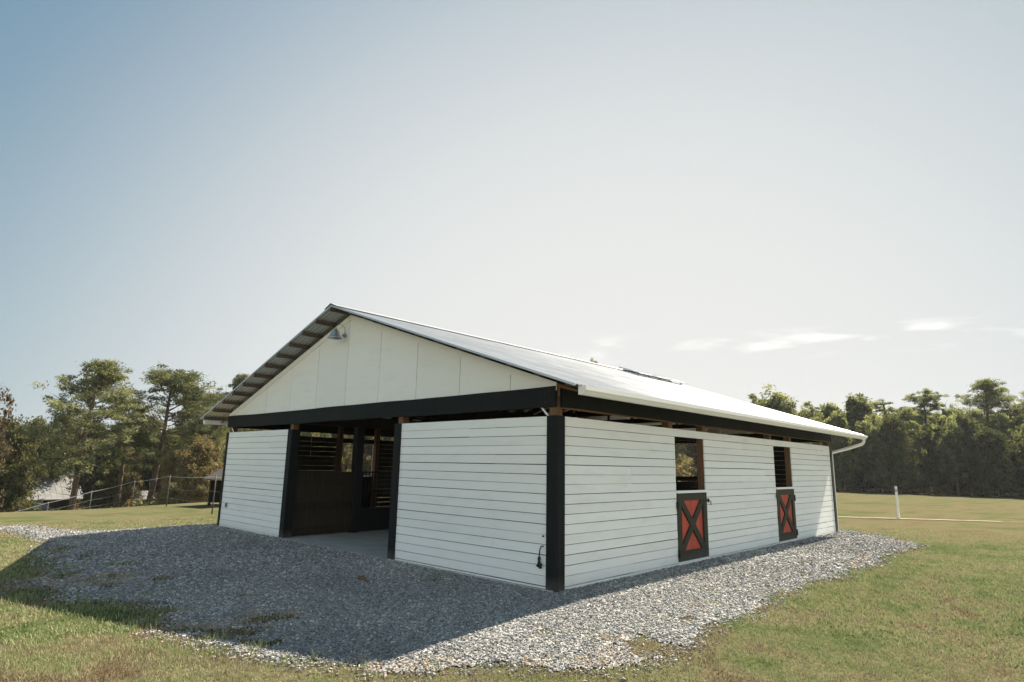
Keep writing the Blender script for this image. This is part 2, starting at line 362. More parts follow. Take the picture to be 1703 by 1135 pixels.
for (x0, x1, y0, y1, dens, sz) in ((-17.2, 3, -6.2, 14.2, 2300, .0265),):
    x, y = scatter(x0, x1, y0, y1, dens)
    inb = (x > -11.37) & (x < .0) & (y > .0) & (y < 12.8); back = (y > 1) & (x < -1)
    x, y = x[~inb & ~back], y[~inb & ~back]
    d = dcam(x, y); keep = rng.rand(len(x)) < np.clip(1.15-(d-8)/16, .4, 1); x, y, d = x[keep], y[keep], d[keep]
    m = gmask(x, y); keep = rng.rand(len(x)) < np.clip((m+.4)/.55, 0, 1)**2
    x, y, d = x[keep], y[keep], d[keep]
    xs.append(x); ys.append(y); ss.append(sz*(.7+.75*rng.rand(len(x))**2)*np.clip(d/9, 1, 1.5))
x = np.concatenate(xs); y = np.concatenate(ys); s_ = np.concatenate(ss)
cl = fbm(x+5, y, .9, 3)
tn = np.clip(rng.beta(2.2, 2.2, len(x))*.9+(fbm(x, y, .6, 3)-.5)*.25, 0, .94)
tn = np.where((rng.rand(len(x)) < .006) | ((gmask(x, y) < .35) & (cl > .6) & (rng.rand(len(x)) < .35) & (x > -7)), 1, tn)
V, F, T = stones(x, y, s_, tn)
tag(link('gravel_stones', npmesh('gravel_stones', V, F, M_stone, T)), 'loose grey crushed stones covering the gravel pad round the barn', 'gravel', kind='stuff')
print('stones', len(x))

# ------------------------------------------------------------------ grass blades
def blade_mat():
    s = Mat('grass_blade', .7, .25)
    at = s.n('ShaderNodeAttribute', attribute_name='tint'); ir = island_rand(s)
    c = s.ramp(at.outputs['Fac'], [(0, (.17, .10, .06)), (.12, (.25, .20, .12)), (.35, (.31, .29, .17)), (.55, (.30, .325, .155)), (.75, (.23, .275, .12)), (1, (.135, .19, .065))])
    c = s.mix(.4, c, s.ramp(ir, [(0, (.5, .5, .5)), (1, (1.3, 1.3, 1.2))]), 'MULTIPLY')
    s.col(c)
    tr = s.n('ShaderNodeBsdfTranslucent'); s.k(c, tr.inputs['Color']); ad = s.n('ShaderNodeMixShader'); ad.inputs[0].default_value = .3
    o = [q for q in s.t.nodes if q.type == 'OUTPUT_MATERIAL'][0]
    s.k(s.b.outputs[0], ad.inputs[1]); s.k(tr.outputs[0], ad.inputs[2]); s.k(ad.outputs[0], o.inputs[0]); return s.m
M_blade = blade_mat()
def blades(x, y, h, w_, tint, lean=1.1):
    n = len(x); z = hgt(x, y)-.004; a = rng.uniform(0, 6.28, n); b = rng.uniform(0, 6.28, n)
    l = lean*rng.rand(n)**.8; lx, ly = np.cos(b)*np.sin(l)*h, np.sin(b)*np.sin(l)*h; lz = np.cos(l)*h
    wx, wy = np.cos(a)*w_/2, np.sin(a)*w_/2
    V = np.stack([np.stack([x-wx, y-wy, z], -1), np.stack([x+wx, y+wy, z], -1),
                  np.stack([x+wx*.8+lx*.5, y+wy*.8+ly*.5, z+lz*.62], -1), np.stack([x-wx*.8+lx*.5, y-wy*.8+ly*.5, z+lz*.62], -1),
                  np.stack([x+lx, y+ly, z+lz], -1)], 1).reshape(-1, 3)
    i = 5*np.arange(n)[:, None]
    return V, np.concatenate([i+np.array([[0, 1, 2]]), i+np.array([[0, 2, 3]]), i+np.array([[3, 2, 4]])]), np.repeat(tint, 5)
parts = []
def zone(x0, x1, y0, y1, dens, dmin, dmax, h, w_):
    x, y = scatter(x0, x1, y0, y1, dens); d = dcam(x, y); ok = (d > dmin) & (d < dmax)
    # ahead of the photographer, with a wide margin on both sides
    ang = np.arctan2(-(x-5.65), (y+7)); ok &= (ang > -.75) & (ang < 2.2); x, y = x[ok], y[ok]
    inb = (x > -11.5) & (x < .05) & (y > -.05) & (y < 12.9); x, y = x[~inb], y[~inb]
    if dmax > 20:
        fd = rng.rand(len(x)) > (dcam(x, y)-17)/8; x, y = x[fd], y[fd]
    m = gmask(x, y); e = fbm(x*1.0+3, y+8, 3.5, 3)
    pr = np.where(m > .02, np.where((m < .9) & (e > .62), .5, .004), np.clip(.5-m*1.3, .12*(m < .35), 1))
    # tufts
    pr = pr*np.clip(.35+1.5*(fbm(x, y, 9, 2)-.25), .2, 1)
    k = rng.rand(len(x)) < pr; x, y, m = x[k], y[k], m[k]
    gr = greenness(x, y)*.85+rng.uniform(-.2, .22, len(x))
    gr = np.where((m > -.3) & (fbm(x+70, y, 1.3, 3) > .5), rng.uniform(.02, .3, len(x)), gr)
    gr = np.where((rng.rand(len(x)) < .06), rng.uniform(0, .4, len(x)), gr)
    if dmax > 20: gr = .25+.75*gr
    hh = h*(.55+.9*rng.rand(len(x)))*(.7+.7*fbm(x, y, 5, 2))*np.where(rng.rand(len(x)) < .01, 1.8, 1)
    parts.append(blades(x, y, hh, w_*(.7+.6*rng.rand(len(x))), np.clip(gr, 0, 1)))
zone(-3.5, 13, -9.5, 8, 5200, .9, 8.5, .042, .0055)
zone(-9, 16, -12, 14, 2200, 8.5, 14, .048, .010)
zone(-20, 18, -12, 22, 1000, 14, 24, .032, .015)
nb = 0; Vs, Fs, Ts = [], [], []
for V, F, T in parts: Vs.append(V); Fs.append(F+nb); Ts.append(T); nb += len(V)
print('blades', nb//5)
tag(link('grass', npmesh('grass', np.concatenate(Vs), np.concatenate(Fs), M_blade, np.concatenate(Ts))), 'short patchy green and straw coloured turf round the gravel', 'grass', kind='stuff')
# taller weeds along the gravel edge
wx, wy = [], []
for _ in range(46):
    i = rng.randint(17, 40); a = GRAVEL[i]; b = GRAVEL[i+1]; t = rng.rand(); c = a+(b-a)*t+rng.normal(0, .12, 2)
    k = rng.randint(4, 16); wx += list(c[0]+rng.normal(0, .035, k)); wy += list(c[1]+rng.normal(0, .035, k))
wx, wy = np.array(wx), np.array(wy)
V, F, T = blades(wx, wy, rng.uniform(.05, .14, len(wx)), rng.uniform(.004, .009, len(wx)), rng.uniform(.4, 1, len(wx)), .7)
tag(link('weeds', npmesh('weeds', V, F, M_blade, T)), 'thin taller weeds sprouting along the edge of the gravel', 'weeds', kind='stuff')

# a few fallen leaves blown over the gravel
n = 420; x = rng.uniform(-12, 2.2, n); y = rng.uniform(-4.6, 11, n); k = (sdist(x, y) > -.2) & ~((x < .05) & (y > -.05)); x, y = x[k], y[k]; n = len(x)
a = rng.uniform(0, 6.28, n); z = hgt(x, y)+.03+rng.rand(n)*.012; s1 = rng.uniform(.015, .035, n); c_, d_ = np.cos(a)*s1, np.sin(a)*s1; t_ = rng.uniform(-.014, .014, n)
V = np.stack([np.stack([x-c_, y-d_, z], -1), np.stack([x+d_*.5, y-c_*.5, z+t_], -1), np.stack([x+c_, y+d_, z+.004], -1), np.stack([x-d_*.5, y+c_*.5, z-t_*.6+.006], -1)], 1).reshape(-1, 3)
ml = Mat('fallen_leaf', .8, .2); ml.col(ml.ramp(island_rand(ml), [(0, (.09, .05, .025)), (.6, (.21, .13, .06)), (1, (.30, .22, .10))]))
tag(link('fallen_leaves', npmesh('fallen_leaves', V, 4*np.arange(n)[:, None]+np.arange(4), ml.m)), 'small brown fallen leaves scattered over the gravel', 'leaves', kind='stuff')

# ------------------------------------------------------------------ barn
ZR, SL, XE, OF, OB, XC = 4.938, .335, .71, .5, .885, -W/2
ROOF0, ROOF1 = -OF, L+OB
def zroof(x): return ZR-SL*abs(x-XC)
barn = empty('horse_barn', (XC, L/2, 0), 'white board horse barn with black trim, open centre aisle and ribbed metal gable roof', 'barn')
BP, WH = .14, 2.44       # board pitch, wall height
D1, D2, DB, DT, OT = (3.466, 4.65), (8.315, 9.489), .08, 1.27, 2.295

def board_wall(axis, at_, inward, a, b, openings=(), mats=None, z0=-.02, z1=WH, pitch=BP, gap=.0082, th=.022, joints=(3.66,), top=.146):
    """horizontal boards. axis 'x': runs along x at y=at_; 'y': runs along y at x=at_. inward = +-1 side of the board thickness"""
    mb = MB(); z = z1; k = 0
    while z > z0+.01:
        h = top if k == 0 else pitch
        lo = max(z-h, z0); g = gap*random.uniform(.8, 1.3)
        segs = [(a, b)]
        for (oa, ob_, oz0, oz1) in openings:
            if lo < oz1-.02 and z > oz0+.02:
                ns = []
                for s0, s1 in segs:
                    if oa > s0 and ob_ < s1: ns += [(s0, oa), (ob_, s1)]
                    else: ns.append((s0, s1))
                segs = ns
        fin = []
        for s0, s1 in segs:
            cuts = [s0]; j = s0+random.choice((1.83, 2.44, 3.66, 3.05, 4.27))
            while j < s1-.6 and (s1-s0) > 3.2 and len(cuts) < 4:
                cuts.append(j); j += random.choice((2.44, 3.66, 3.05))
            cuts.append(s1); fin += [(cuts[i]+(.0012 if i else 0), cuts[i+1]-(.0012 if i < len(cuts)-2 else 0)) for i in range(len(cuts)-1)]
        for s0, s1 in fin:
            dz = random.gauss(0, .0009); o = random.gauss(0, .0012); r = random.gauss(0, .0009)
            t0, t1 = sorted((at_+o, at_+o+inward*th)); za = lo+g+dz if k or True else lo; zb = z+dz
            za = max(za, z0)
            front = 1
            if axis == 'x':
                vs = [(x_, y_, zz+r*(x_-s0)/(s1-s0)*2) for x_ in (s0, s1) for y_ in (t0, t1) for zz in (za, zb)]
                inner = 3 if inward > 0 else 2
            else:
                vs = [(x_, y_, zz+r*(y_-s0)/(s1-s0)*2) for x_ in (t0, t1) for y_ in (s0, s1) for zz in (za, zb)]
                inner = 1 if inward > 0 else 0
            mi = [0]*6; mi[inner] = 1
            mb.add(vs, [(0, 1, 3, 2), (4, 6, 7, 5), (0, 4, 5, 1), (2, 3, 7, 6), (0, 2, 6, 4), (1, 5, 7, 3)], mi)
        z = lo; k += 1
    return mb
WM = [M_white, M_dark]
FL, FR = -8.0, -3.69
DBT = DB-.0
op = [(D1[0], D1[1], DB, OT), (D2[0], D2[1], DB, OT)]
board_wall('x', 0, 1, -W+.02, FL+.005).build('front_wall', WM, barn)
board_wall('x', 0, 1, FR-.005, -.15).build('front_wall', WM, barn)
board_wall('y', 0, -1, .15, L-.12, op).build('side_wall', WM, barn)
board_wall('y', -W, 1, .02, L-.02, op).build('side_wall', WM, barn)
board_wall('x', L, -1, -W+.02, FL).build('rear_wall', WM, barn)
board_wall('x', L, -1, FR, -.02).build('rear_wall', WM, barn)

# plank lining inside the stalls
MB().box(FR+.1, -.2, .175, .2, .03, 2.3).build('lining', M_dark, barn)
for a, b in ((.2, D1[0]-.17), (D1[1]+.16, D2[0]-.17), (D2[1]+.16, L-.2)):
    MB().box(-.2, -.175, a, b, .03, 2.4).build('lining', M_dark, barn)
def post(x, y, w_=.14, z1=2.9, mat=M_post, name='post'):
    MB().box(x-w_/2, x+w_/2, y-w_/2, y+w_/2, -.05, z1).build(name, mat, barn, .004)
IN = .095
for x, y in [(-.0-IN, IN), (FR-.06-.02, IN), (FL+.08, IN), (-W+IN, IN), (-IN, L-IN), (-W+IN, L-IN), (FL+.08, L-IN), (FR-.08, L-IN)]:
    post(x, y)
for y in (D1[0]-.09, D1[1]+.075, D2[0]-.09, D2[1]+.075):
    post(-IN, y); post(-W+IN, y)
for x in (-7.95, -3.7):
    for y in (3.3, 6.4, 9.6): post(x, y, .15, 2.9, M_dark, 'post')
post(-7.95, 1.87, .2, 2.75, M_steel, 'post')
post(-3.7, 1.87, .15, 2.9, M_dark, 'post')

# black trim
def cpost(x0, x1, y0, y1, name='corner_trim', z1=WH+.004, m=M_black): MB().box(x0, x1, y0, y1, -.06, z1).build(name, m, barn, .003)
o1 = MB(); o1.box(-.172, .020, -.024, -.002, -.06, WH+.006); o1.box(.002, .024, -.0, .165, -.06, WH+.003); o1.build('corner_trim', M_black, barn, .003)
o1 = MB(); o1.box(-W-.02, -W+.075, -.024, -.002, -.06, WH); o1.box(-W-.024, -W-.002, 0, .165, -.06, WH-.003); o1.build('corner_trim', M_black, barn, .003)
o1 = MB(); o1.box(.002, .024, L-.14, L+.02, -.06, WH); o1.box(-.17, -.001, L+.002, L+.024, -.06, WH); o1.build('corner_trim', M_green, barn, .003)
o1 = MB(); o1.box(-W-.024, -W-.002, L-.14, L+.02, -.06, WH); o1.box(-W, -W+.17, L+.002, L+.024, -.06, WH); o1.build('corner_trim', M_black, barn, .003)
for a, b, c in ((FL, FL+.19, FL+.19), (FR-.2, FR, FR-.2)):
    o1 = MB(); o1.box(a, b, -.024, -.002, -.06, WH)
    s = 1 if c == b else -1
    o1.box(*sorted((c, c-s*.022)), .0, .19, -.05, WH-.004); o1.build('door_trim', M_black, barn, .003)
    o1 = MB(); o1.box(a, b, L+.002, L+.024, -.06, WH); o1.build('door_trim', M_black, barn, .003)

# header beams
Z0, Z1 = 2.567, 2.868
def beam(a, b, y0, y1, mat=M_black, axis='x', name='header_beam'):
    segs = []; x = a
    while x < b-.5:
        n_ = min(b, x+4.88); n_ = b if b-n_ < 1 else n_; segs.append((x+.001, n_-.001)); x = n_
    for s0, s1 in segs:
        mb = MB()
        for i in range(24):     # slightly bowed lumber
            u0, u1 = s0+(s1-s0)*i/24, s0+(s1-s0)*(i+1)/24
            f = lambda u: .007*math.sin(u*1.1+a)+.004*math.sin(u*2.7)
            vs = []
            for u in (u0, u1):
                for t in (y0, y1):
                    for zz in (Z0+f(u), Z1+f(u)): vs.append((u, t, zz) if axis == 'x' else (t, u, zz))
            fs = [(0, 4, 5, 1), (2, 3, 7, 6), (0, 2, 6, 4), (1, 5, 7, 3)]
            if i == 0: fs.append((0, 1, 3, 2))
            if i == 23: fs.append((4, 6, 7, 5))
            mb.add(vs, fs)
        mb.build(name, mat, barn)
beam(-W-.005, -.005, -.034, .02); beam(-W+.02, -.02, L-.02, L+.034)
beam(.09, L+.03, -.01, .034, M_black, 'y'); beam(.09, L, -W-.034, -W+.01, M_black, 'y')
for x in (-7.95, -3.7):
    MB().box(x-.045, x+.045, .1, L-.1, 2.58, 2.87).build('inner_beam', M_dark, barn)
# thin raw board under the right header (inner girt seen from below)
MB().box(-.06, -.018, .17, L-.17, 2.555, 2.595).build('girt', M_pine, barn)
for x, y in ((-.2, .09), (-11.1, .09)):     # pale strap across the open slot
    s = MB(); s.bar((x-.13, .015, 2.6), (x+.03, .015, 2.44), .03, .006, (0, 1, 0)); s.build('strap', M_vinyl, barn)
# bolt heads on the front beam
for x in (-.2, -3.75, -7.9, -11.2):
    for z in (2.64, 2.77):
        s = MB(); s.tube([(x, -.035, z), (x, -.042, z)], .012, 8); s.build('bolt', M_steel, barn)

# gable ends
def gable(y, out):
    seams = [-10.48+1.192*i for i in range(9)]; xs_ = [-W+.03]+seams+[-.03]; mb = MB()
    for i in range(len(xs_)-1):
        a, b = xs_[i]+(.006 if i else 0), xs_[i+1]-(.006 if i < len(xs_)-2 else 0)
        t = lambda x_: zroof(x_)-.115
        poly = [(a, y, Z1+.003), (b, y, Z1+.003), (b, y, t(b))]+([(XC, y, t(XC))] if a < XC < b else [])+[(a, y, t(a))]
        mb.prism(poly, (0, out*-.012, 0))
    return mb
gable(0, -1).build('gable_panel', M_cream, barn); gable(L, 1).build('gable_panel', M_cream, barn)
def rake(y, out, off, wd, th, name, mat):
    for sx in (-1, 1):
        xe = XC+sx*(W/2+.0); mb = MB(); z = zroof
        poly = [(XC, y, z(XC)-off), (xe, y, z(xe)-off), (xe, y, z(xe)-off-wd), (XC, y, z(XC)-off-wd)]
        mb.prism(poly, (0, out*th, 0)); mb.build(name, mat, barn)
rake(-.002, -1, .105, .12, .016, 'frieze_board', M_cream); rake(L+.002, 1, .105, .12, .016, 'frieze_board', M_cream)
rake(.03, 1, .115, .19, .038, 'rafter', M_pine); rake(L-.03, -1, .115, .19, .038, 'rafter', M_pine)
# rafter tails beyond the side walls
for y in [.0+.0, L-.05]+[2.44*i for i in range(1, 6)]:
    for sx in (-1, 1):
        x0, x1 = XC+sx*(W/2-.1), XC+sx*(W/2+.56); z = lambda x_: zroof(x_)
        poly = [(x0, y, z(x0)-.115), (x1, y, z(x1)-.115), (x1, y, z(x1)-.13), (x0, y, z(x0)-.18)]
        MB().prism(poly, (0, .04, 0)).build('rafter_tail', M_post, barn)
# trusses inside
for y in (2.44, 4.88, 7.32, 9.76):
    mb = MB(); mb.box(-W+.15, -.15, y-.02, y+.02, 2.88, 3.0)
    for sx in (-1, 1): mb.bar((XC, y+.045, ZR-.2), (XC+sx*(W/2-.1), y+.045, zroof(-.1)-.2), .045, .14, (0, 0, 1))
    for sx in (-1, 0, 1): mb.bar((XC+sx*2.4, y-.045, 2.94), (XC+sx*2.4, y-.045, zroof(XC+sx*2.4)-.2), .045, .09, (0, 1, 0))
    mb.build('truss', M_dark, barn)

# common rafters under the sheets
for k in range(1, 21):
    y = .61*k
    if y > L-.3: break
    for sx in (-1, 1):
        mb = MB(); mb.bar((XC, y, ZR-.17), (XC+sx*(W/2-.05), y, zroof(-.05)-.17), .04, .11, (0, 0, 1)); mb.build('rafter', M_dark, barn)
# corrugated roof
def corrugated(sx):
    pitch, dep = .09, .024; ns = int((ROOF1-ROOF0)/pitch*8); ys = np.linspace(ROOF0, ROOF1, ns)
    hz = dep/2*np.cos(2*np.pi*ys/pitch); xs = np.linspace(0, W/2+XE, 5)
    Xg = XC+sx*xs[:, None]+0*ys[None]; Yg = ys[None]+0*xs[:, None]; Zg = ZR-SL*xs[:, None]+hz[None]+.0
    I = np.arange(Xg.size).reshape(Xg.shape)
    F = np.stack([I[:-1, :-1], I[1:, :-1], I[1:, 1:], I[:-1, 1:]], -1).reshape(-1, 4)
    if sx > 0: pass
    V = np.stack([Xg, Yg, Zg], -1).reshape(-1, 3)-np.array([XC, L/2, 0])
    return link('roof', npmesh('roof', V, F, M_roof, smooth=True), barn)
roofL, roofR = corrugated(-1), corrugated(1)
for rf, sx in ((roofL, -1), (roofR, 1)):
    n = 12
    for i in range(n):
        u = .09+i*(W/2+XE-.24)/(n-1); x_ = XC+sx*u
        nx_, nz_ = sx*SL, 1; nl = math.hypot(nx_, nz_); nv = Vector((nx_/nl, 0, nz_/nl)); c = Vector((x_, 0, ZR-SL*u))-nv*(.01+.024)
        MB().bar((c.x, ROOF0+.045, c.z), (c.x, ROOF1-.045, c.z), .09, .038, nv).build('purlin', M_purl, rf)
    # folded metal lip on the gable ends
    for y in (ROOF0-.006, ROOF1+.006):
        mb = MB(); a, b = (XC, ZR+.012), (XC+sx*(W/2+XE), zroof(XC+sx*(W/2+XE))+.012)
        mb.prism([(a[0], y, a[1]), (b[0], y, b[1]), (b[0], y, b[1]-.035), (a[0], y, a[1]-.035)], (0, .004, 0)); mb.build('rake_flashing', M_roof, rf)
mb = MB()
for sx in (-1, 1):
    mb.prism([(XC, ROOF0-.02, ZR+.05), (XC+sx*.24, ROOF0-.02, ZR+.05-SL*.24-.016), (XC+sx*.24, ROOF0-.02, ZR+.05-SL*.24-.022), (XC, ROOF0-.02, ZR+.042)], (0, ROOF1-ROOF0+.04, 0))
mb.build('ridge_cap', M_roof, barn)

# gutters (K profile) with downspouts
def gutter(sx):
    x0 = XC+sx*(W/2+XE-.035); zt = zroof(XC+sx*(W/2+XE))-.012
    prof = [(0, 0), (0, -.115), (.075, -.115), (.105, -.075), (.125, -.055), (.125, 0), (.119, 0), (.119, -.052), (.1, -.07), (.072, -.108), (.006, -.108), (.006, 0)]
    y0 = ROOF0+.12
    mb = MB(); mb.prism([(x0+sx*a, y0, zt+b) for a, b in prof], (0, ROOF1-.02-y0, 0))
    cap = [(0, 0), (0, -.115), (.075, -.115), (.105, -.075), (.125, -.055), (.125, 0)]
    for y in (y0-.002, ROOF1-.02): mb.prism([(x0+sx*a, y, zt+b) for a, b in cap], (0, .003, 0))
    g_ = mb.build('gutter', M_gutter, barn)
    xm = x0+sx*.06; d = MB(); yy = ROOF1-.2; R_ = .043
    pts = [(xm, yy, zt-.1), (xm, yy, zt-.19), (xm-sx*.05, yy-.06, zt-.26), (xm-sx*.3, yy-.37, zt-.38), (XC+sx*(W/2+.0), L+.09, zt-.52), (XC+sx*(W/2-.02), L+.08, zt-.62), (XC+sx*(W/2-.02), L+.08, .05), (XC+sx*(W/2-.02), L+.2, -.0)]
    d.tube(pts, [R_*1.05]*len(pts), 4, 0, False)
    d.build('downspout', M_gutter, g_)
gutter(1); gutter(-1)

# concrete floor
MB().box(-W+.03, -.03, -.06, L+.05, -.12, .03).build('floor', M_conc, barn)

# dutch doors: lower leaf, sill cap, latch and hinges
def dutch(a, b, x, s, hinge_low):
    """leaf in the wall plane x, s=+1 outside is +x; hinge_low: hinges at the a side (True) or b side"""
    def bx(mb, u0, u1, y0, y1, z0, z1): mb.box(*sorted((x+s*u0, x+s*u1)), y0, y1, z0, z1)
    a_, b_ = a+.006, b-.006; r = MB(); n = 9
    for i in range(n):
        y0 = a_+.02+(b_-a_-.04)*i/n; y1 = a_+.02+(b_-a_-.04)*(i+1)/n-.004
        bx(r, -.036, -.022, y0, y1, DB+.02, DT-.02)
    p = r.build('stall_door', M_red, barn)
    bk = MB(); bx(bk, -.05, -.0365, a_, b_, DB, DT); bk.build('door_back', M_dark, p)
    f = MB(); bx(f, -.0215, .016, a_, a_+.15, DB, DT); bx(f, -.0215, .016, b_-.15, b_, DB, DT)
    bx(f, -.0213, .0145, a_+.15, b_-.15, DT-.13, DT); bx(f, -.0213, .0145, a_+.15, b_-.15, DB, DB+.17)
    f.build('door_frame', M_green, p, .003)
    c = MB(); ya, yb, za, zb = a_+.15, b_-.15, DB+.17, DT-.13; hw = .066
    def brace(p0, p1, u0, u1):
        dy, dz = p1[0]-p0[0], p1[1]-p0[1]; l = math.hypot(dy, dz); ny_, nz_ = -dz/l*hw, dy/l*hw
        ex, ez = dy/l*.07, dz/l*.07     # ends run on under the frame boards
        q = [(p0[0]-ex+ny_, p0[1]-ez+nz_), (p1[0]+ex+ny_, p1[1]+ez+nz_), (p1[0]+ex-ny_, p1[1]+ez-nz_), (p0[0]-ex-ny_, p0[1]-ez-nz_)]
        pts = [(min(max(y_, ya-.12), yb+.12), min(max(z_, za-.12), zb+.1)) for y_, z_ in q]
        c.prism([(x+s*u0, y_, z_) for y_, z_ in pts], (s*(u1-u0), 0, 0))
    brace((ya, za), (yb, zb), -.0215, .0075)
    brace((ya, zb), (yb, za), -.0212, .0115)
    c.build('cross_brace', M_green, p)
    k = MB(); bx(k, -.02, .03, a_-.0, b_, DT+.003, DT+.05); k.build('door_cap', M_white, p, .003)
    bt = MB(); bx(bt, -.012, .006, a_, b_, -.02, DB-.005); bt.build('threshold', M_white, p)
    hy, ly = (a_, b_) if hinge_low else (b_, a_); hs = 1 if hinge_low else -1
    for z in (1.05, .22):
        h = MB(); bx(h, .016, .026, *sorted((hy-hs*.035, hy+hs*.03)), z-.07, z+.07); y_ = hy-hs*.003
        h.tube([(x+s*.03, y_, z-.075), (x+s*.03, y_, z+.075)], .011, 8); h.build('hinge', M_steel, p)
    h = MB(); bx(h, .016, .026, *sorted((ly-hs*.05, ly+hs*.07)), 1.10, 1.135); bx(h, .0165, .034, *sorted((ly+hs*.03, ly+hs*.07)), 1.08, 1.155)
    h.tube([(x+s*.03, ly+hs*.05, 1.12), (x+s*.05, ly+hs*.1, 1.1), (x+s*.05, ly+hs*.1, 1.03)], .008, 6)
    h.build('latch', M_steel, p)
dutch(*D1, 0, 1, True); dutch(*D2, 0, 1, False)
dutch(*D1, -W, -1, True); dutch(*D2, -W, -1, False)

# stall fronts, partitions, grille gates
IM = [M_dark, M_dark]
for x, sgn in ((-7.95, 1), (-3.7, -1)):
    for a, b in ((.2, 1.77), (3.38, 6.3), (6.5, 8.0), (9.7, 12.6)):
        board_wall('y', x+sgn*.02, -sgn, a, b, (), IM, .03, 1.48, .185, .003).build('stall_front', IM, barn)
    for a, b in ((1.98, 3.22), (8.1, 9.5)):
        mb = MB(); xx = x+sgn*.05
        for k in range(13):
            y = a+.05+(b-a-.1)*k/12; mb.tube([(xx, y, .58), (xx, y, 1.46)], .009, 6)
        for z in (.04, .56, 1.0, 1.46): mb.box(xx-.015, xx+.015, a, b, z, z+.035)
        for y in (a, b-.035): mb.box(xx-.0155, xx+.0155, y, y+.035, .04, 1.5)
        mb.box(xx-.009, xx+.009, a+.03, b-.03, .075, .56)
        mb.build('grille_gate', M_steel, barn)
for x0, x1 in ((-W+.03, -8.03), (-3.62, -.03)):
    board_wall('x', 6.4, 1, x0, x1, (), IM, .03, 2.3 if x0 < -9 else 1.3, .16, .004).build('stall_partition', IM, barn)

# gooseneck lamp on the gable
lx, lz = -5.86, 4.42
lamp = empty('barn_lamp', (lx, -.02, lz), 'galvanised gooseneck lamp with a dome shade near the top of the cream gable', 'lamp')
s = MB(); cy = -.30; zc = lz-.06
s.lathe([(.0, .17), (.03, .168), (.045, .15), (.05, .12), (.075, .105), (.11, .06), (.125, .0), (.155, -.04), (.19, -.075), (.192, -.09), (.186, -.09), (.15, -.045), (.12, 0), (.1, .05), (.03, .1), (0, .1)], (lx, cy, zc), 28)
sh = s.build('lamp_shade', M_galv, lamp)
s = MB(); s.lathe([(0, .0), (.05, -.02), (.07, -.07), (.055, -.12), (0, -.13)], (lx, cy, zc+.02), 14)
s = MB(); pts = [(lx, cy, zc+.16)]+[(lx, -.165-.135*math.cos(t), zc+.17+.13*math.sin(t)) for t in np.linspace(.15, math.pi-.1, 9)]+[(lx, -.035, zc+.04), (lx, -.02, zc+.03)]
s.tube(pts, .0095, 8); s.build('lamp_arm', M_galv, lamp)
s = MB(); s.tube([(lx, -.016, zc+.03), (lx, -.05, zc+.03)], [.06, .05], 16); s.tube([(lx, -.05, zc+.03), (lx, -.09, zc+.03)], .022, 10); s.build('wall_plate', M_grey, lamp)

lamp.scale = (.82, .82, .82)
# small things on the walls
ou = empty('wall_outlet', (-10.96, -.004, .57), 'small grey outdoor outlet box low on the left front wall', 'outlet')
MB().box(-11.0, -10.92, -.03, -.003, .51, .63).build('box', M_grey, ou, .004)
s = MB(); s.box(-10.99, -10.93, -.037, -.0305, .525, .615); s.box(-10.975, -10.945, -.041, -.0375, .54, .6); s.build('cover', M_steel, ou)
tp = empty('water_tap', (-.25, -.01, .5), 'black tap and short hose hanging beside the black corner post', 'tap')
s = MB(); s.tube([(-.235, -.002, .60), (-.235, -.05, .60), (-.25, -.06, .55), (-.262, -.055, .49), (-.268, -.05, .45)], [.009, .009, .009, .009, .01], 8); s.build('hose', M_steel, tp)
s = MB(); s.tube([(-.268, -.05, .455), (-.27, -.05, .43), (-.27, -.05, .40), (-.27, -.05, .35)], [.018, .024, .018, .028], 10)
s.tube([(-.29, -.052, .325), (-.27, -.05, .36), (-.225, -.045, .355)], [.03, .026, .012], 8); s.tube([(-.25, -.05, .35), (-.25, -.05, .30)], [.022, .024], 8); s.build('valve', M_steel, tp)
s = MB(); s.tube([(-.236, .0, .735), (-.236, -.02, .735)], [.014, .01], 8); s.build('cable_stub', M_steel, tp)

# raised panels on short feet over the far part of the right slope
sp = empty('solar_panel', (-4.9, 11.3, 4.66), 'thin metal framed panels raised on short feet near the far end of the barn roof', 'solar panel')
sl = Vector((-1, 0, SL)).normalized()
P0 = Vector((-4.55, 9.77, 4.672)); P1 = Vector((-4.55, 12.93, 4.672))
for i in range(3):
    y0 = 9.77+i*1.06; y1 = y0+1.04; mb = MB()
    mb.bar(P0+Vector((0, y0-9.77, 0)), P0+Vector((0, y0-9.77, 0))+sl*.78, .035, .035, (0, 1, 0))
    q = [P0+Vector((0, y0-9.77, 0)), P0+Vector((0, y1-9.77, 0)), P0+Vector((0, y1-9.77, 0))+sl*.8, P0+Vector((0, y0-9.77, 0))+sl*.8]
    mb.prism(q, (.008, 0, -.026)); mb.build('panel', M_galv, sp)
mb = MB(); mb.bar(P0+Vector((-.15, .0, -.055)), P1+Vector((-.15, -.2, -.055)), .03, .03)
mb.bar(P0+Vector((-.6, .0, -.055+.2)), P1+Vector((-.6, -.2, -.055+.2)), .03, .03); mb.build('rail', M_galv, sp)
for k in range(5):
    y = 9.9+k*.72
    for dx in (.15, .6):
        x_ = -4.55-dx; MB().box(x_-.02, x_+.02, y-.02, y+.02, zroof(x_)+.0, 4.672+SL*dx-.05).build('foot', M_galv, sp)
# pine litter / a short stick on the gravel
st_ = MB(); st_.tube([(-2.9, -1.25, H(-2.9, -1.25)+.03), (-2.75, -1.3, H(-2.8, -1.3)+.045), (-2.6, -1.32, H(-2.6, -1.3)+.03)], [.03, .045, .02], 7)
o = st_.build('bark_piece', M_post); tag(o, 'brown piece of bark lying on the shaded gravel in front of the right front wall', 'bark')

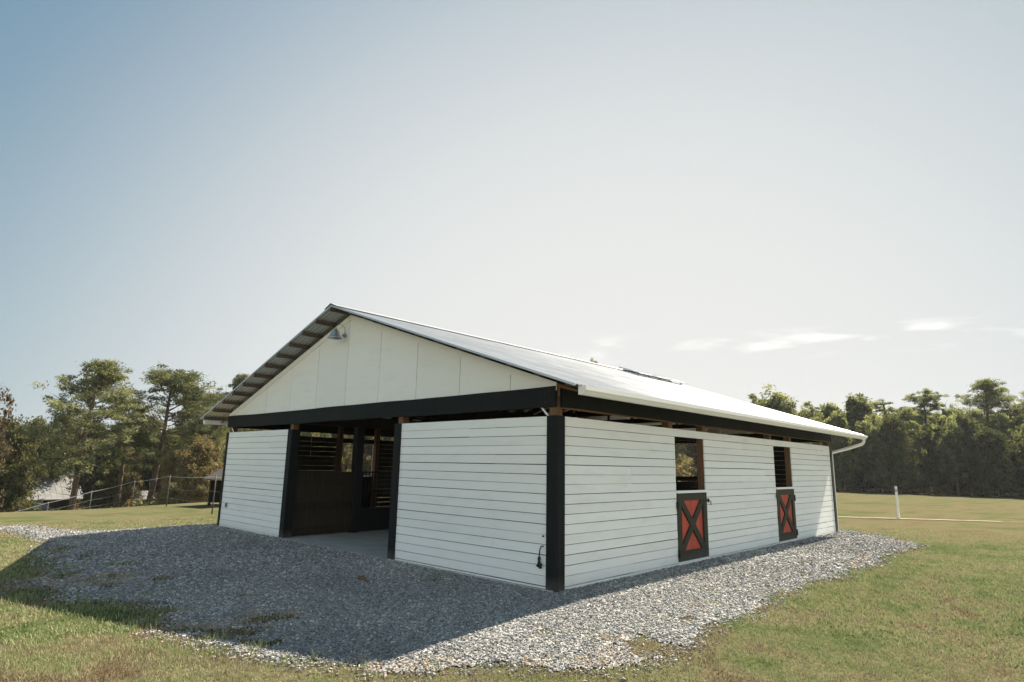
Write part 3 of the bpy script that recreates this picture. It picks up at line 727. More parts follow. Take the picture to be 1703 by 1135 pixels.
# ------------------------------------------------------------------ trees
def leaf_mat(name, stops, trans=.3):
    s = Mat(name, .65, .25)
    at = s.n('ShaderNodeAttribute', attribute_name='tint'); oi = s.n('ShaderNodeObjectInfo')
    m = s.n('ShaderNodeMath', operation='MULTIPLY_ADD'); s.k(oi.outputs['Random'], m.inputs[0]); m.inputs[1].default_value = .3; s.k(at.outputs['Fac'], m.inputs[2])
    m2 = s.n('ShaderNodeMath', operation='SUBTRACT'); s.k(m.outputs[0], m2.inputs[0]); m2.inputs[1].default_value = .15
    c = s.ramp(m2.outputs[0], stops); s.col(c)
    tr = s.n('ShaderNodeBsdfTranslucent'); s.k(s.mix(1, c, (1.3, 1.25, .7), 'MULTIPLY'), tr.inputs['Color']); ad = s.n('ShaderNodeMixShader'); ad.inputs[0].default_value = trans
    o = [q for q in s.t.nodes if q.type == 'OUTPUT_MATERIAL'][0]
    s.k(s.b.outputs[0], ad.inputs[1]); s.k(tr.outputs[0], ad.inputs[2]); s.k(ad.outputs[0], o.inputs[0]); return s.m
L_pine = leaf_mat('pine_needles', [(0, (.035, .05, .024)), (.5, (.135, .15, .072)), (1, (.30, .31, .18))], .4)
L_oak = leaf_mat('oak_leaves', [(0, (.03, .042, .02)), (.5, (.08, .095, .042)), (.85, (.18, .175, .08)), (1, (.24, .18, .10))], .4)
L_oak2 = leaf_mat('browning_leaves', [(0, (.05, .05, .026)), (.45, (.13, .125, .065)), (.75, (.2, .17, .09)), (1, (.27, .19, .11))], .4)
L_rust = leaf_mat('rust_leaves', [(0, (.05, .04, .025)), (.5, (.12, .09, .06)), (1, (.2, .16, .10))], .4)
L_yel = leaf_mat('golden_leaves', [(0, (.06, .06, .03)), (.5, (.18, .15, .07)), (1, (.34, .26, .13))], .4)
L_far = leaf_mat('far_wood_leaves', [(0, (.05, .065, .035)), (.5, (.17, .195, .105)), (1, (.33, .345, .215))], .6)
def bark():
    s = Mat('bark', .9, .15); n = s.noise(s.pos(True, (5, 5, .9)), 2, 6, .7)
    s.col(s.ramp(n, [(.3, (.05, .035, .026)), (.7, (.16, .11, .08))])); s.bump(n, .6, .05); return s.m
M_bark = bark()

def leaves(cs, rad, flat, per, size, asp, r):
    """leaf faces round clump centres cs (n,3) with radii rad; returns V, F, tint"""
    n = len(cs); cs = np.repeat(cs, per, 0); rr = np.repeat(rad, per); ct = np.repeat(r.rand(n), per)
    d = r.normal(size=(len(cs), 3)); d /= np.linalg.norm(d, axis=1)[:, None]; q = r.rand(len(cs))**.45*np.where(r.rand(len(cs)) < .08, r.uniform(1, 1.75, len(cs)), 1)
    off = d*(rr*q)[:, None]; off[:, 2] *= flat; P = cs+off
    u = r.normal(size=P.shape)+d*.8; u /= np.linalg.norm(u, axis=1)[:, None]
    v = np.cross(u, r.normal(size=P.shape)); v /= np.linalg.norm(v, axis=1)[:, None]
    s = size*(.6+.8*r.rand(len(P)))[:, None]; u = u*s; v = v*s*asp
    V = np.stack([P-u*.5, P+v*.5-u*.05, P+u*.5, P-v*.5+u*.05], 1).reshape(-1, 3)
    F = 4*np.arange(len(P))[:, None]+np.arange(4)
    return V, F, np.repeat(np.clip(.65*ct+.35*r.rand(len(P)), 0, 1), 4)

PROTO = {}
def make_tree(key, kind, seed, h, wd):
    r = np.random.RandomState(seed); tb = MB(); cs, rad = [], []
    def limb(p0, dirv, ln, r0, kids, depth=0):
        n = 5; pts = [np.array(p0, float)]; d = np.array(dirv, float)
        for i in range(n):
            d = d+r.normal(0, .13, 3)+np.array([0, 0, .05]); d /= np.linalg.norm(d); pts.append(pts[-1]+d*ln/n)
        tb.tube([tuple(p) for p in pts], [r0*(1-.8*i/n) for i in range(n+1)], 5)
        if depth < 1:
            for k in range(kids):
                i = r.randint(2, n+1); a = r.normal(0, .75, 3); a[2] = abs(a[2])*.5
                limb(pts[i], d+a, ln*r.uniform(.28, .5), r0*.4, 0, depth+1)
        return pts
    th = h; lean = r.normal(0, .012, 2)*h; ph = r.rand()*6
    tp_ = lambda t: np.array([lean[0]*t*t+.12*math.sin(t*5+ph), lean[1]*t*t+.12*math.cos(t*4+ph), t*th])
    if kind in ('pineA', 'pineB', 'pineC', 'thin'):
        R0 = h*.017; tb.tube([tuple(tp_(t)) for t in np.linspace(-.01, .97, 12)], [R0*(1-.85*t)+.02 for t in np.linspace(0, 1, 12)], 9)
        cs0, nl = {'pineA': (.36, 46), 'pineB': (.42, 42), 'pineC': (.5, 30), 'thin': (.45, 18)}[kind]
        for i in range(nl):
            t = cs0+(.97-cs0)*((i+r.rand())/nl)**.9; u = (t-cs0)/(1-cs0)
            prof = {'pineA': .45+.62*math.sin(math.pi*min(1, u*.95+.1))-.35*u*u, 'pineB': math.sin(math.pi*min(1, .22+u*.76))**.6, 'pineC': math.sin(math.pi*min(1, .2+.78*u))**.7, 'thin': .8-.4*u}[kind]
            ln = wd/2*max(.14, prof)*r.uniform(.55, 1.12); a = r.rand()*6.283; el = r.uniform(.0, .45)+.5*u*u
            pts = limb(tp_(t), (math.cos(a), math.sin(a), math.tan(el)*.8), ln, .07*(1-.5*u)*h/16, 3)
            m = 8 if kind != 'thin' else 5
            for k in range(m):
                f = r.uniform(.45, 1.05)*5; j = min(4, int(f)); p = pts[j]+(pts[j+1]-pts[j])*(f-j)
                cs.append(p+r.normal(0, 1, 3)*np.array([.06, .06, .03])*wd); rad.append(wd*r.uniform(.045, .09))
        # dead lower snags
        for i in range(7):
            a = r.rand()*6.283; limb(tp_(cs0*r.uniform(.55, 1)), (math.cos(a), math.sin(a), .1), wd*.16, .035, 1, 0)
        V, F, T = leaves(np.array(cs), np.array(rad), .55, 80 if kind != 'thin' else 60, .26, .26, r)
    else:
        R0 = h*.02; tb.tube([tuple(tp_(t)) for t in np.linspace(-.01, .85, 9)], [R0*(1-.85*t)+.02 for t in np.linspace(0, 1, 9)], 8)
        nl, base = {'oak': (58, .12), 'oakR': (50, .3), 'cone': (70, .1), 'open': (40, .3)}[kind]
        for i in range(nl):
            u = ((i+r.rand())/nl); t = base+(.97-base)*u
            prof = (1-u)**.75+.10 if kind == 'cone' else math.sin(math.pi*min(1, .2+u*.76))**.65
            ln = wd/2*prof*r.uniform(.5, 1.12); a = r.rand()*6.283
            el = .1 if kind == 'cone' else r.uniform(.15, .8)
            s0 = tp_(max(.1, t-(.0 if kind == 'cone' else .12))*.95)
            pts = limb(s0, (math.cos(a), math.sin(a), math.tan(el)), ln, .06*h/14, 2)
            for k in range(8):
                f = r.uniform(.3, 1.08)*5; j = min(4, int(f)); p = pts[j]+(pts[j+1]-pts[j])*(f-j)
                cs.append(p+r.normal(0, 1, 3)*np.array([.075, .075, .04*h/wd])*wd*.9); rad.append(wd*r.uniform(.055, .115))
        V, F, T = leaves(np.array(cs), np.array(rad), .8, 62, .26, .55, r)
    V[:, 2] = np.maximum(V[:, 2], .1); top = np.quantile(V[:, 2], .999); ww = 2*np.quantile(np.hypot(V[:, 0]-V[:, 0].mean(), V[:, 1]-V[:, 1].mean()), .97)
    me = bpy.data.meshes.new('trunk'); me.from_pydata(tb.v, [], tb.f); me.materials.append(M_bark); me.polygons.foreach_set('use_smooth', [True]*len(tb.f)); me.update()
    PROTO[key] = (me, V, F, T, top, ww, {})
MATS = {'pineA': L_pine, 'pineB': L_pine, 'pineC': L_pine, 'thin': L_pine, 'oak': L_oak, 'oak2': L_oak2, 'rust': L_rust, 'yellow': L_yel, 'oakR': L_far, 'cone': L_far}
SHAPE = {'oak2': 'oak', 'rust': 'oak', 'yellow': 'oak'}
NAMES = {'pineA': 'pine_tree', 'pineB': 'pine_tree', 'pineC': 'pine_tree', 'thin': 'pine_tree', 'oak': 'oak_tree', 'oak2': 'oak_tree', 'rust': 'autumn_tree', 'yellow': 'autumn_tree', 'oakR': 'broadleaf_tree', 'cone': 'conifer_tree'}
for i, (k, h, wd) in enumerate([('pineA', 16, 8.5), ('pineB', 16, 8.5), ('pineC', 15, 6), ('thin', 14, 4.5), ('oak', 11, 8), ('oakR', 12, 6.5), ('cone', 11, 5.5)]):
    for v in range(2): make_tree((k, v), k, 40+i*10+v, h, wd)
KINDW = {'pineA': 'pine', 'pineB': 'pine', 'pineC': 'narrow pine', 'thin': 'sparse pine', 'oak': 'green oak', 'oak2': 'browning oak', 'oakR': 'leafy tree', 'cone': 'bushy conifer', 'rust': 'rusty tree', 'yellow': 'golden tree'}
ROWS = {'R1': ('%s in the front row of the dense wood across the right field', 'front row of the right wood'),
        'R2': ('%s in the back row of the dense wood across the right field', 'back row of the right wood'),
        'R3': ('%s seen beyond the open rear of the barn aisle', 'trees behind the barn aisle'),
        'L1': ('%s in the far dark row behind the left pines and the grey roofed house', 'far row of the left wood')}
def plant(x, y, h, wd, kind, lean, lab, i):
    key = (SHAPE.get(kind, kind), i % 2); me, V, F, T, top, ww, cache = PROTO[key]
    mt = MATS[kind]
    if kind in ('pineC', 'pineA', 'thin', 'pineB') and y > 60: mt = L_far
    if mt.name not in cache: cache[mt.name] = npmesh('crown', V, F, mt, T)
    if lab in ROWS: label, grp = ROWS[lab][0] % KINDW[kind], ROWS[lab][1]
    else: label, grp = lab or '%s rising behind the barn' % KINDW[kind], None
    r_ = empty(NAMES[kind], (x, y, H(x, y)-.1), label, 'tree', grp)
    sz = (h+.1)/top; sx = max(.6, wd*1.05/ww) if ww else 1
    r_.scale = (sx, sx*random.uniform(.92, 1.08), sz); r_.rotation_euler = (0, 0, random.uniform(0, 6.28))
    if lean:
        v = Vector((.68, .73, 0)); q = Matrix.Rotation(lean, 4, Vector((-.73*0-.2, .95, 0)).normalized())
        r_.rotation_euler = (q @ Matrix.Rotation(random.uniform(0, 6.28), 4, 'Z')).to_euler()
    link('trunk', me, r_); link('crown', cache[mt.name], r_)

TREES=[
 (-58.9, 6.9, 14.8, 7.9, 'pineA', 0.12, 'tall leaning pine with a broad layered crown, highest tree on the left'),
 (-61.2, 13.8, 15.5, 8.3, 'pineB', 0.07, 'tall rounded pine with bare leaning trunk, second highest on the left'),
 (-71.6, 26.0, 17.6, 4.7, 'pineC', 0, 'small topped pine peeking above the barn roof corner on the left'),
 (-67.5, 20.1, 14.7, 6.1, 'pineB', 0, 'loose pine crown between the tall rounded pine and the barn eave'),
 (-71.6, 13.8, 13.4, 5.3, 'pineC', 0, 'dark pine filling the space between the two tallest left pines'),
 (-51.9, 16.0, 10.4, 4.9, 'pineA', 0, 'pale green pine standing right behind the left eave of the barn'),
 (-56.0, -0.9, 12.6, 5.0, 'rust', 0, 'rusty leaved tree cut off by the left edge of the picture'),
 (-65.6, 3.5, 9.7, 4.9, 'oak', 0, 'dull green round oak at the far left behind the house'),
 (-85.0, 8.8, 11.8, 5.7, 'oak', 0, 'olive oak top rising left of the tallest pine'),
 (-88.6, 11.3, 13.9, 4.5, 'thin', 0, 'thin sparse pine just left of the tallest pine'),
 (-68.9, 1.3, 10.5, 6.6, 'oak2', 0, 'brown tinged oak beyond the left picture edge'),
 (-67.7, 2.8, 7.4, 3.3, 'rust', 0, 'rust brown bushy tree low at the left edge'),
 (-52.9, 13.3, 6.4, 2.7, 'yellow', 0, 'golden yellow understory tree between pines near the small shelter'),
 (-46.8, 12.7, 6.1, 3.4, 'oak2', 0, 'brown and green understory tree left of the small shelter'),
 (-75.8, 13.5, 8.3, 4.8, 'oak', 0, 'dark oak under the tallest pine'),
 (-77.2, 16.2, 8.0, 4.3, 'oak2', 0, 'olive understory tree between the two tallest pines'),
 (-88.0, 9.0, 9.1, 4.4, 'oak', 0, 'dark tree behind the grey roofed house'),
 (-78.2, 12.3, 9.1, 4.2, 'pineC', 0, 'dark pine behind the tallest pine trunk'),
 (-77.7, 21.1, 11.8, 6.0, 'oak', 0, 'broad oak behind the leaning pine trunk'),
 (-57.8, 22.5, 10.3, 5.7, 'oak2', 0, 'tree seen over the left wall of the barn'),
 (-49.4, 21.5, 8.5, 4.6, 'yellow', 0, 'sunlit autumn tree seen above the left stall wall'),
 (-44.9, 21.4, 8.2, 4.3, 'oak', 0, 'sunlit green tree seen through the barn aisle'),
 (-45.4, 24.4, 8.5, 4.5, 'oak2', 0, 'brown and green tree framed by the far stall window'),
 (-49.4, 29.3, 9.8, 5.0, 'oak', 0, 'green tree seen behind the barn pillar'),
 (-46.3, 30.4, 9.2, 4.9, 'yellow', 0, 'autumn tree seen at the right edge of the barn opening'),
 (-52.9, 39.9, 11.5, 7.3, 'oak', 0, None),
 (-51.8, 45.7, 11.7, 7.6, 'oak2', 0, None),
 (-47.5, 68.1, 21.0, 3.0, 'pineC', 0, 'pine tip just visible over the barn ridge'),
 (-30.3, 84.2, 14.2, 4.5, 'thin', 0, 'small wispy tree top just above the far end of the barn roof'),
 (-26.7, 83.4, 14.5, 7.8, 'oakR', 0, 'tall airy rounded tree above the right slope of the barn roof'),
 (-23.5, 87.6, 12.6, 3.5, 'thin', 0, 'thin spindly tree between the airy tree and the eave corner'),
 (-20.2, 84.4, 11.6, 4.1, 'cone', 0, 'bushy conifer behind the barn downspout'),
 (-16.6, 84.3, 12.7, 6.4, 'cone', 0, 'broad pointed conifer, tallest right beside the barn eave'),
 (-14.9, 90.9, 12.7, 5.0, 'thin', 0, 'sparse twiggy tree top right of the broad conifer'),
 (-12.1, 88.4, 10.9, 4.0, 'oakR', 0, 'low crowned tree between the sparse tree and the dark flat topped pine'),
 (-9.7, 87.8, 13.4, 5.1, 'pineC', 0, 'dark flat topped pine standing above the middle of the right tree line'),
 (-7.2, 87.1, 10.8, 3.0, 'cone', 0, 'dark narrow conifer right of the flat topped pine'),
 (-5.7, 89.3, 9.8, 4.6, 'oakR', 0, 'pale low tree between the narrow conifer and the tallest right pine'),
 (-3.4, 89.6, 14.2, 7.8, 'pineA', 0, 'tallest pine of the right tree line with an open spreading crown'),
 (-0.6, 87.8, 11.1, 5.0, 'oakR', 0, 'leafy tree at the right edge of the picture'),
 (1.8, 88.9, 12.4, 6.4, 'pineB', 0, 'pine just beyond the right edge of the picture'),
 (-30.4, 75.7, 8.6, 3.5, 'oakR', 0, 'R1'),
 (-28.3, 73.5, 10.2, 3.7, 'oakR', 0, 'R1'),
 (-28.5, 78.1, 8.8, 3.2, 'cone', 0, 'R1'),
 (-26.7, 76.0, 9.1, 4.0, 'cone', 0, 'R1'),
 (-23.8, 74.3, 7.9, 2.6, 'cone', 0, 'R1'),
 (-24.5, 80.4, 9.3, 3.9, 'oak', 0, 'R1'),
 (-21.8, 75.7, 8.1, 2.5, 'pineC', 0, 'R1'),
 (-21.5, 79.4, 9.1, 3.0, 'pineC', 0, 'R1'),
 (-20.4, 79.2, 9.4, 2.6, 'pineC', 0, 'R1'),
 (-18.4, 77.4, 9.2, 2.4, 'cone', 0, 'R1'),
 (-17.1, 77.3, 9.8, 3.2, 'cone', 0, 'R1'),
 (-16.6, 82.1, 9.2, 3.0, 'cone', 0, 'R1'),
 (-15.0, 79.2, 9.1, 3.6, 'oakR', 0, "leafy tree, first right of the barn eave in the right wood's front row"),
 (-13.1, 77.5, 7.9, 3.0, 'cone', 0, "bushy conifer, second right of the barn eave in the right wood's front row"),
 (-13.5, 82.6, 8.9, 2.6, 'cone', 0, "bushy conifer, third right of the barn eave in the right wood's front row"),
 (-11.4, 78.2, 9.5, 2.9, 'oak', 0, "green oak, fourth right of the barn eave in the right wood's front row"),
 (-10.4, 81.5, 8.6, 3.0, 'cone', 0, "bushy conifer, fifth right of the barn eave in the right wood's front row"),
 (-9.3, 82.3, 8.2, 3.2, 'pineC', 0, "narrow pine, sixth right of the barn eave in the right wood's front row"),
 (-8.9, 83.9, 8.0, 2.8, 'cone', 0, "bushy conifer, seventh right of the barn eave in the right wood's front row"),
 (-7.3, 82.4, 9.2, 2.7, 'oakR', 0, "leafy tree, eighth right of the barn eave in the right wood's front row"),
 (-6.0, 79.6, 8.7, 2.2, 'oakR', 0, "leafy tree, ninth right of the barn eave in the right wood's front row"),
 (-5.0, 81.8, 9.7, 3.2, 'oakR', 0, "leafy tree, tenth right of the barn eave in the right wood's front row"),
 (-4.1, 83.8, 9.9, 2.3, 'cone', 0, "bushy conifer, eleventh right of the barn eave in the right wood's front row"),
 (-2.4, 79.3, 7.8, 3.2, 'oak', 0, "green oak, twelfth right of the barn eave in the right wood's front row"),
 (-2.0, 85.5, 9.5, 3.2, 'cone', 0, "bushy conifer, thirteenth right of the barn eave in the right wood's front row"),
 (-1.0, 83.8, 7.7, 2.9, 'cone', 0, "bushy conifer, fourteenth right of the barn eave in the right wood's front row"),
 (0.1, 81.9, 7.7, 2.9, 'oakR', 0, "leafy tree, fifteenth right of the barn eave in the right wood's front row"),
 (1.3, 79.6, 8.7, 1.9, 'cone', 0, 'R1'),
 (1.9, 82.5, 8.2, 3.1, 'oakR', 0, 'R1'),
 (3.0, 84.1, 8.6, 2.2, 'cone', 0, 'R1'),
 (3.5, 84.2, 8.4, 2.2, 'pineC', 0, 'R1'),
 (-36.2, 90.1, 13.7, 7.3, 'cone', 0, 'R2'),
 (-33.1, 88.2, 12.6, 7.5, 'cone', 0, 'R2'),
 (-32.1, 90.5, 12.4, 7.2, 'oakR', 0, 'R2'),
 (-29.4, 91.3, 12.9, 4.9, 'pineC', 0, 'R2'),
 (-26.6, 88.8, 11.7, 7.1, 'oakR', 0, 'R2'),
 (-24.4, 90.0, 12.3, 4.7, 'oakR', 0, 'R2'),
 (-23.1, 90.4, 11.5, 6.5, 'cone', 0, 'R2'),
 (-22.4, 96.2, 12.1, 5.9, 'pineC', 0, 'R2'),
 (-19.6, 95.4, 12.1, 5.6, 'cone', 0, 'R2'),
 (-17.9, 97.2, 12.0, 5.6, 'oakR', 0, "leafy tree, first right of the barn eave in the right wood's back row"),
 (-16.1, 94.0, 10.5, 5.2, 'cone', 0, "bushy conifer, second right of the barn eave in the right wood's back row"),
 (-13.9, 95.7, 11.7, 6.5, 'oakR', 0, "leafy tree, third right of the barn eave in the right wood's back row"),
 (-12.3, 94.0, 11.7, 5.6, 'pineC', 0, "narrow pine, fourth right of the barn eave in the right wood's back row"),
 (-11.2, 98.4, 11.2, 5.9, 'pineC', 0, "narrow pine, fifth right of the barn eave in the right wood's back row"),
 (-9.0, 96.8, 10.3, 4.6, 'pineC', 0, "narrow pine, sixth right of the barn eave in the right wood's back row"),
 (-6.8, 97.2, 10.2, 5.3, 'oakR', 0, "leafy tree, seventh right of the barn eave in the right wood's back row"),
 (-6.0, 99.4, 11.1, 6.1, 'cone', 0, "bushy conifer, eighth right of the barn eave in the right wood's back row"),
 (-3.8, 95.0, 11.1, 4.2, 'oakR', 0, "leafy tree, ninth right of the barn eave in the right wood's back row"),
 (-2.3, 98.9, 11.2, 4.5, 'pineC', 0, "narrow pine, tenth right of the barn eave in the right wood's back row"),
 (-0.4, 94.8, 11.1, 4.0, 'cone', 0, "bushy conifer, eleventh right of the barn eave in the right wood's back row"),
 (1.2, 94.4, 10.7, 4.9, 'oakR', 0, 'R2'),
 (2.2, 94.9, 9.8, 4.6, 'pineC', 0, 'R2'),
 (4.1, 94.8, 10.5, 4.3, 'oakR', 0, 'R2'),
 (-43.0, 76.1, 13.9, 7.4, 'oakR', 0, 'R3'),
 (-43.2, 80.4, 13.8, 7.6, 'oak', 0, 'R3'),
 (-38.6, 75.9, 12.2, 7.1, 'oak2', 0, 'R3'),
 (-40.1, 83.0, 14.2, 7.6, 'oak', 0, 'R3'),
 (-37.4, 82.0, 13.2, 7.4, 'oak2', 0, 'R3'),
 (-35.3, 81.8, 12.8, 7.3, 'oakR', 0, 'R3'),
 (-100.7, 4.1, 12.5, 5.9, 'oak', 0, 'L1'),
 (-97.7, 4.8, 11.6, 5.6, 'oak2', 0, 'L1'),
 (-98.2, 7.4, 12.5, 7.0, 'oak2', 0, 'L1'),
 (-96.8, 8.8, 12.3, 6.5, 'oak', 0, 'L1'),
 (-96.8, 10.0, 12.6, 6.9, 'oak', 0, 'L1'),
 (-101.8, 13.6, 12.9, 6.4, 'oak', 0, 'L1'),
 (-90.4, 12.7, 12.1, 5.9, 'oak2', 0, 'L1'),
 (-100.5, 17.3, 12.7, 5.8, 'oak2', 0, 'L1'),
 (-89.9, 16.5, 11.9, 6.7, 'pineC', 0, 'L1'),
 (-95.1, 20.3, 12.8, 5.4, 'oak', 0, 'L1'),
 (-99.3, 23.9, 14.2, 7.8, 'oak2', 0, 'L1'),
 (-93.5, 24.7, 12.0, 7.3, 'oak', 0, 'L1'),
 (-94.7, 27.3, 12.0, 6.6, 'oak', 0, 'L1'),
 (-89.3, 28.7, 13.0, 5.5, 'oak', 0, 'L1'),
 (-94.5, 32.2, 14.0, 6.4, 'oak', 0, 'L1'),
 (-91.6, 34.7, 14.3, 5.8, 'oak', 0, 'L1'),
 (-94.5, 37.9, 13.9, 7.7, 'oak2', 0, 'L1'),
 (-91.4, 40.5, 13.6, 6.1, 'oak2', 0, 'L1'),
]
for i, t in enumerate(TREES): plant(*t, i)

def belt(name, label, pts, width, hmax, per_m, mat, seed, size=.42):
    r = np.random.RandomState(seed); P, R_ = [], []
    for (a, b) in zip(pts[:-1], pts[1:]):
        a, b = np.array(a, float), np.array(b, float); l = np.linalg.norm(b-a); n = int(l*per_m); d = (b-a)/l; q = np.array([-d[1], d[0]])
        t = r.rand(n); p = a+(b-a)*t[:, None]+q*(r.rand(n)-.5)[:, None]*width
        hh = hmax*(.25+.75*fbm(p[:, 0], p[:, 1], .25, 3)*1.4)*r.rand(n)**.8
        P.append(np.column_stack([p, hgt(p[:, 0], p[:, 1])+hh])); R_.append(r.uniform(.35, .8, n))
    V, F, T = leaves(np.concatenate(P), np.concatenate(R_), .8, 30, size, .6, r)
    tag(link(name, npmesh(name, V, F, mat, T)), label, 'undergrowth', kind='stuff')
belt('undergrowth', 'dark leafy undergrowth along the foot of the wood across the right field', [(-62, 78), (-32, 92), (0, 97), (22, 95)], 5, 4.0, 20, L_far, 5)
belt('undergrowth', 'low dark brush line where the right field meets the wood', [(-62, 73), (-32, 86), (0, 91), (24, 89)], 2.5, 1.3, 30, L_far, 11, .3)
belt('undergrowth', 'dense dark leafy mass deep inside the wood across the right field', [(-66, 88), (-34, 101), (0, 106), (24, 104)], 5, 7, 14, L_far, 6, .6)
belt('undergrowth', 'shaded brush under the pines behind the left wire fence', [(-64, -6), (-62, 3), (-60, 12), (-56, 24), (-46, 36)], 7, 2.2, 16, L_oak, 7, .3)
belt('undergrowth', 'dark brush filling the wood behind the house on the left', [(-96, -8), (-96, 14), (-92, 34), (-78, 52)], 6, 9, 24, L_oak, 8, .6)
belt('undergrowth', 'sunlit autumn brush seen through the barn behind its left wall', [(-54, 32), (-42, 48), (-30, 62)], 8, 5, 22, L_oak2, 9, .36)

# ------------------------------------------------------------------ left wire fence
fl = [(-66, -1.6), (-60, -.44), (-53.8, .98), (-46.5, 3.0), (-40.1, 3.9), (-31.8, 3.8), (-24.6, 3.1), (-17.6, 2.3), (-14.2, 2.0)]
fe = empty('wire_fence', (fl[4][0], fl[4][1], H(*fl[4])), 'long pale wire fence with thin posts running down the left field to the pines', 'fence')
for i, (x, y) in enumerate(fl):
    z = H(x, y); s = MB(); s.tube([(x, y, z-.1), (x, y, z+.7), (x+random.uniform(-.03, .03), y, z+1.38)], [.035, .033, .03] if i < 5 else [.026, .024, .022], 8); s.build('post', M_barkgrey, fe)
for k, (dz, rd) in enumerate(((1.3, .02), (.8, .006), (.4, .006))):
    s = MB(); pts = []
    for (a, b) in zip(fl[:-1], fl[1:]):
        for t in (0, .25, .5, .75): x, y = a[0]+(b[0]-a[0])*t, a[1]+(b[1]-a[1])*t; pts.append((x, y-.05, H(a[0], a[1])*(1-t)+H(b[0], b[1])*t+dz-.04*math.sin(math.pi*t)))
    s.tube(pts, [rd*(1 if p[0] < -38 else .25) for p in pts], 5); s.build('rail' if k == 0 else 'wire', M_vinyl, fe)

# ------------------------------------------------------------------ right fence: one post in view, wires and the bleached strip under it
fp = [(-13.2, 10.9+.1), (-6.9, 16.5), (-.35, 22.15), (6.2, 27.8), (13, 33.6), (20, 39.5)]
fp = [(-6.9, 16.5), (-.35, 22.15), (6.2, 27.8), (13, 33.6)]
fe = empty('paddock_fence', (-.35, 22.15, H(-.35, 22.15)), 'white post with thin dark wires standing alone in the grass right of the barn', 'fence')
for x, y in fp:
    z = H(x, y); s = MB(); s.box(x-.038, x+.038, y-.038, y+.038, z-.1, z+1.22); s.prism([(x-.045, y-.045, z+1.22), (x+.045, y-.045, z+1.22), (x+.045, y+.045, z+1.22), (x-.045, y+.045, z+1.22)], (0, 0, .02)); s.box(x-.03, x+.03, y-.03, y+.03, z+1.24, z+1.27)
    s.build('post', M_vinyl, fe, .004)
for dz, rd in ((1.13, .011), (1.08, .011)):
    s = MB(); pts = []
    for (a, b) in zip(fp[:-1], fp[1:]):
        for t in (0, .25, .5, .75, 1): pts.append((a[0]+(b[0]-a[0])*t+.07, a[1]+(b[1]-a[1])*t-.06, H(*a)*(1-t)+H(*b)*t+dz-.015*math.sin(math.pi*t)))
    s.tube(pts, rd, 5); s.build('wire', M_wire, fe)
s_ = Mat('bleached_sand', .9, .1); n_ = s_.noise(s_.pos(False), 3, 5, .7); s_.col(s_.ramp(n_, [(.3, (.25, .22, .14)), (.6, (.42, .39, .29))]))
vs, fs = [], []
a, b = np.array((-9.5, 14.2)), np.array((16., 36.3)); l = np.linalg.norm(b-a); d = (b-a)/l; q = np.array([-d[1], d[0]]); n = 260
for i in range(n+1):
    t = i/n*l; p = a+d*t; wv = max(0, .02+.30*float(fbm(t, 3., .5, 3))*1.1-.05*(t > 18))
    wv = .10+.14*float(fbm(t, 3., .5, 3)) if float(fbm(t, 9., .33, 2)) > .38 or t < 14 else .03
    for sgn in (-1, 1):
        c = p+q*sgn*(wv+random.uniform(-.03, .03)); vs.append((c[0], c[1], H(*c)+.022))
    if i: fs.append((2*i-2, 2*i-1, 2*i+1, 2*i))
mb = MB(); mb.add(vs, fs); tag(mb.build('sand_strip', s_.m), kind='structure')

# ------------------------------------------------------------------ small shelter behind the barn
sh = empty('shelter', (-20.8, 4.6, H(-20.8, 4.6)), 'small dark open sided shelter with pitched roof half hidden by the left barn wall', 'shelter')
zg = H(-20.8, 4.6)
for x, y in ((-20.8, 4.45), (-20.8, 7.1), (-23.4, 4.45), (-23.4, 7.1)):
    s = MB(); s.box(x-.05, x+.05, y-.05, y+.05, zg-.3, zg+1.15); s.build('post', M_dark, sh)
for sy in (-1, 1):
    s = MB(); yc = 5.77; s.prism([(-20.55, yc, zg+2.0), (-20.55, yc+sy*1.62, zg+1.05), (-20.55, yc+sy*1.62, zg+1.0), (-20.55, yc, zg+1.95)], (-3.1, 0, 0)); s.build('roof', M_barkgrey, sh)
s = MB(); s.prism([(-23.3, 4.5, zg+1.05), (-23.3, 7.05, zg+1.05), (-23.3, 5.77, zg+1.85)], (.03, 0, 0)); s.box(-23.4, -23.36, 4.5, 7.05, zg, zg+1.05); s.build('back_wall', M_dark, sh)

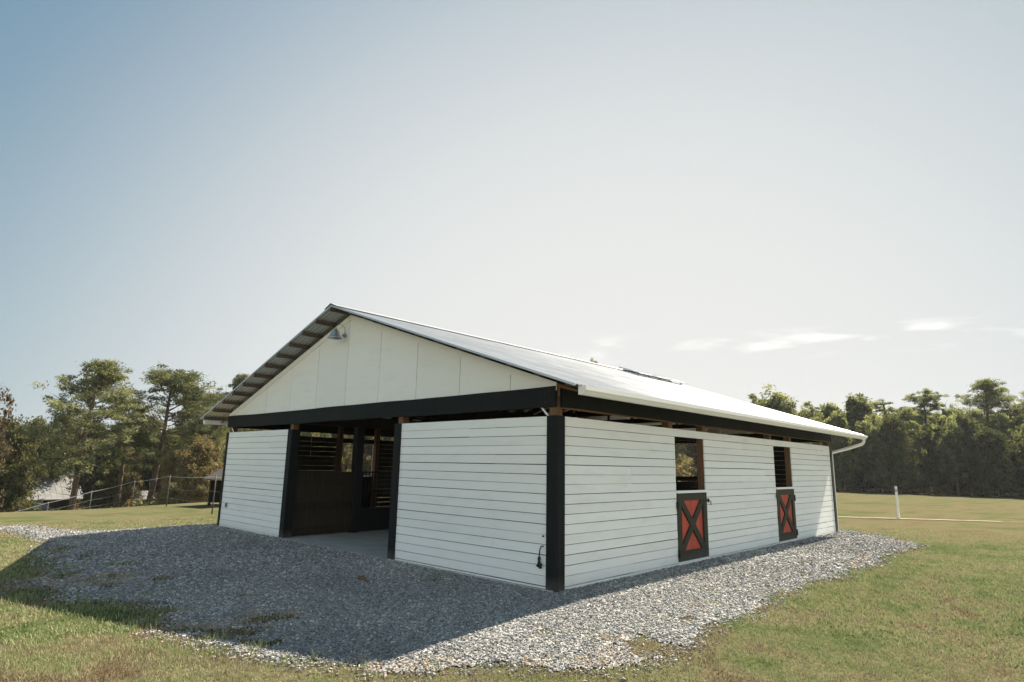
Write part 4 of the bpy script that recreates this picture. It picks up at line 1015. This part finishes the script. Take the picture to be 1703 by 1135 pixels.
# ------------------------------------------------------------------ house among the trees, low sheds
def house(x, y, rz, w_, d_, wall, rise, label, porch=True, name='house'):
    r = empty(name, (0, 0, 0), label, 'house' if name == 'house' else 'shed'); z0 = 0
    s = MB(); s.box(-w_/2, w_/2, -d_/2, d_/2, -1, wall); s.prism([(-w_/2, -d_/2, wall), (-w_/2, d_/2, wall), (-w_/2, 0, wall+rise)], (w_, 0, 0)); s.build('wall', M_dark, r)
    for sy in (-1, 1):
        e_ = d_/2+.5; zz = wall-rise*.5/(d_/2)
        s = MB(); s.prism([(-w_/2-.4, 0, wall+rise+.08), (-w_/2-.4, sy*e_, zz+.08), (-w_/2-.4, sy*e_, zz), (-w_/2-.4, 0, wall+rise)], (w_+.8, 0, 0))
        for k in range(int(w_/.6)): xk = -w_/2-.2+k*.6; s.bar((xk, sy*.05, wall+rise+.08), (xk, sy*e_, zz+.08), .03, .02, (0, 0, 1))
        s.build('roof', M_hroof, r)
    if porch:
        s = MB(); s.prism([(-w_/2-1.5, -d_/2-.3, wall+.15), (-w_/2-1.5, -d_/2-3, wall-.7), (-w_/2-1.5, -d_/2-3, wall-.8), (-w_/2-1.5, -d_/2-.3, wall+.05)], (w_+2.2, 0, 0)); s.build('porch_roof', M_hroof, r)
        for k in range(5): xk = -w_/2-1.3+k*(w_+1.8)/4; s = MB(); s.box(xk-.07, xk+.07, -d_/2-2.9, -d_/2-2.76, -1, wall-.75); s.build('porch_post', M_grey, r)
    for xk in (-w_*.3, 0, w_*.3):
        s = MB(); s.box(xk-.5, xk+.5, -d_/2-.03, -d_/2-.005, 1.0, 2.2); f = s.build('window', M_grey, r)
        s = MB(); s.box(xk-.42, xk+.42, -d_/2-.045, -d_/2-.032, 1.08, 2.12); s.build('pane', M_steel, f)
    r.location = (x, y, H(x, y)); r.rotation_euler = (0, 0, rz); return r
fz = lambda x, y: math.atan2(y+7, x-5.65)+math.pi/2+math.pi   # faces the photographer's side
house(-84.7, 9.2, math.radians(-82), 6.0, 6.5, 2.9, 3.0, 'house with grey ribbed metal roof standing low among the trees on the left')
house(-77.5, 4.6, math.radians(-70), 7.5, 3.2, 1.75, .55, 'low pale roofed shed in front of the grey roofed house behind the fence', False, 'shed')
house(-85.5, 19.5, math.radians(-70), 4.5, 3, 2.4, .7, 'small pale roof glimpsed between the trunks right of the tallest pine', False, 'shed')
for o in bpy.data.objects:
    if o.get('label') and o.type == 'MESH' and not o.get('category'): del o['label']

# ------------------------------------------------------------------ thin autumn haze
hm = bpy.data.materials.new('haze'); hm.use_nodes = True; ht = hm.node_tree; ht.nodes.clear()
hv = ht.nodes.new('ShaderNodeVolumePrincipled'); hv.inputs['Color'].default_value = (.9, .93, .97, 1); hv.inputs['Density'].default_value = .0002; hv.inputs['Anisotropy'].default_value = .3
ho = ht.nodes.new('ShaderNodeOutputMaterial'); ht.links.new(hv.outputs[0], ho.inputs['Volume'])
hb = MB().box(-760, 760, -760, 760, -16, 26).build('haze', hm); tag(hb, kind='stuff')
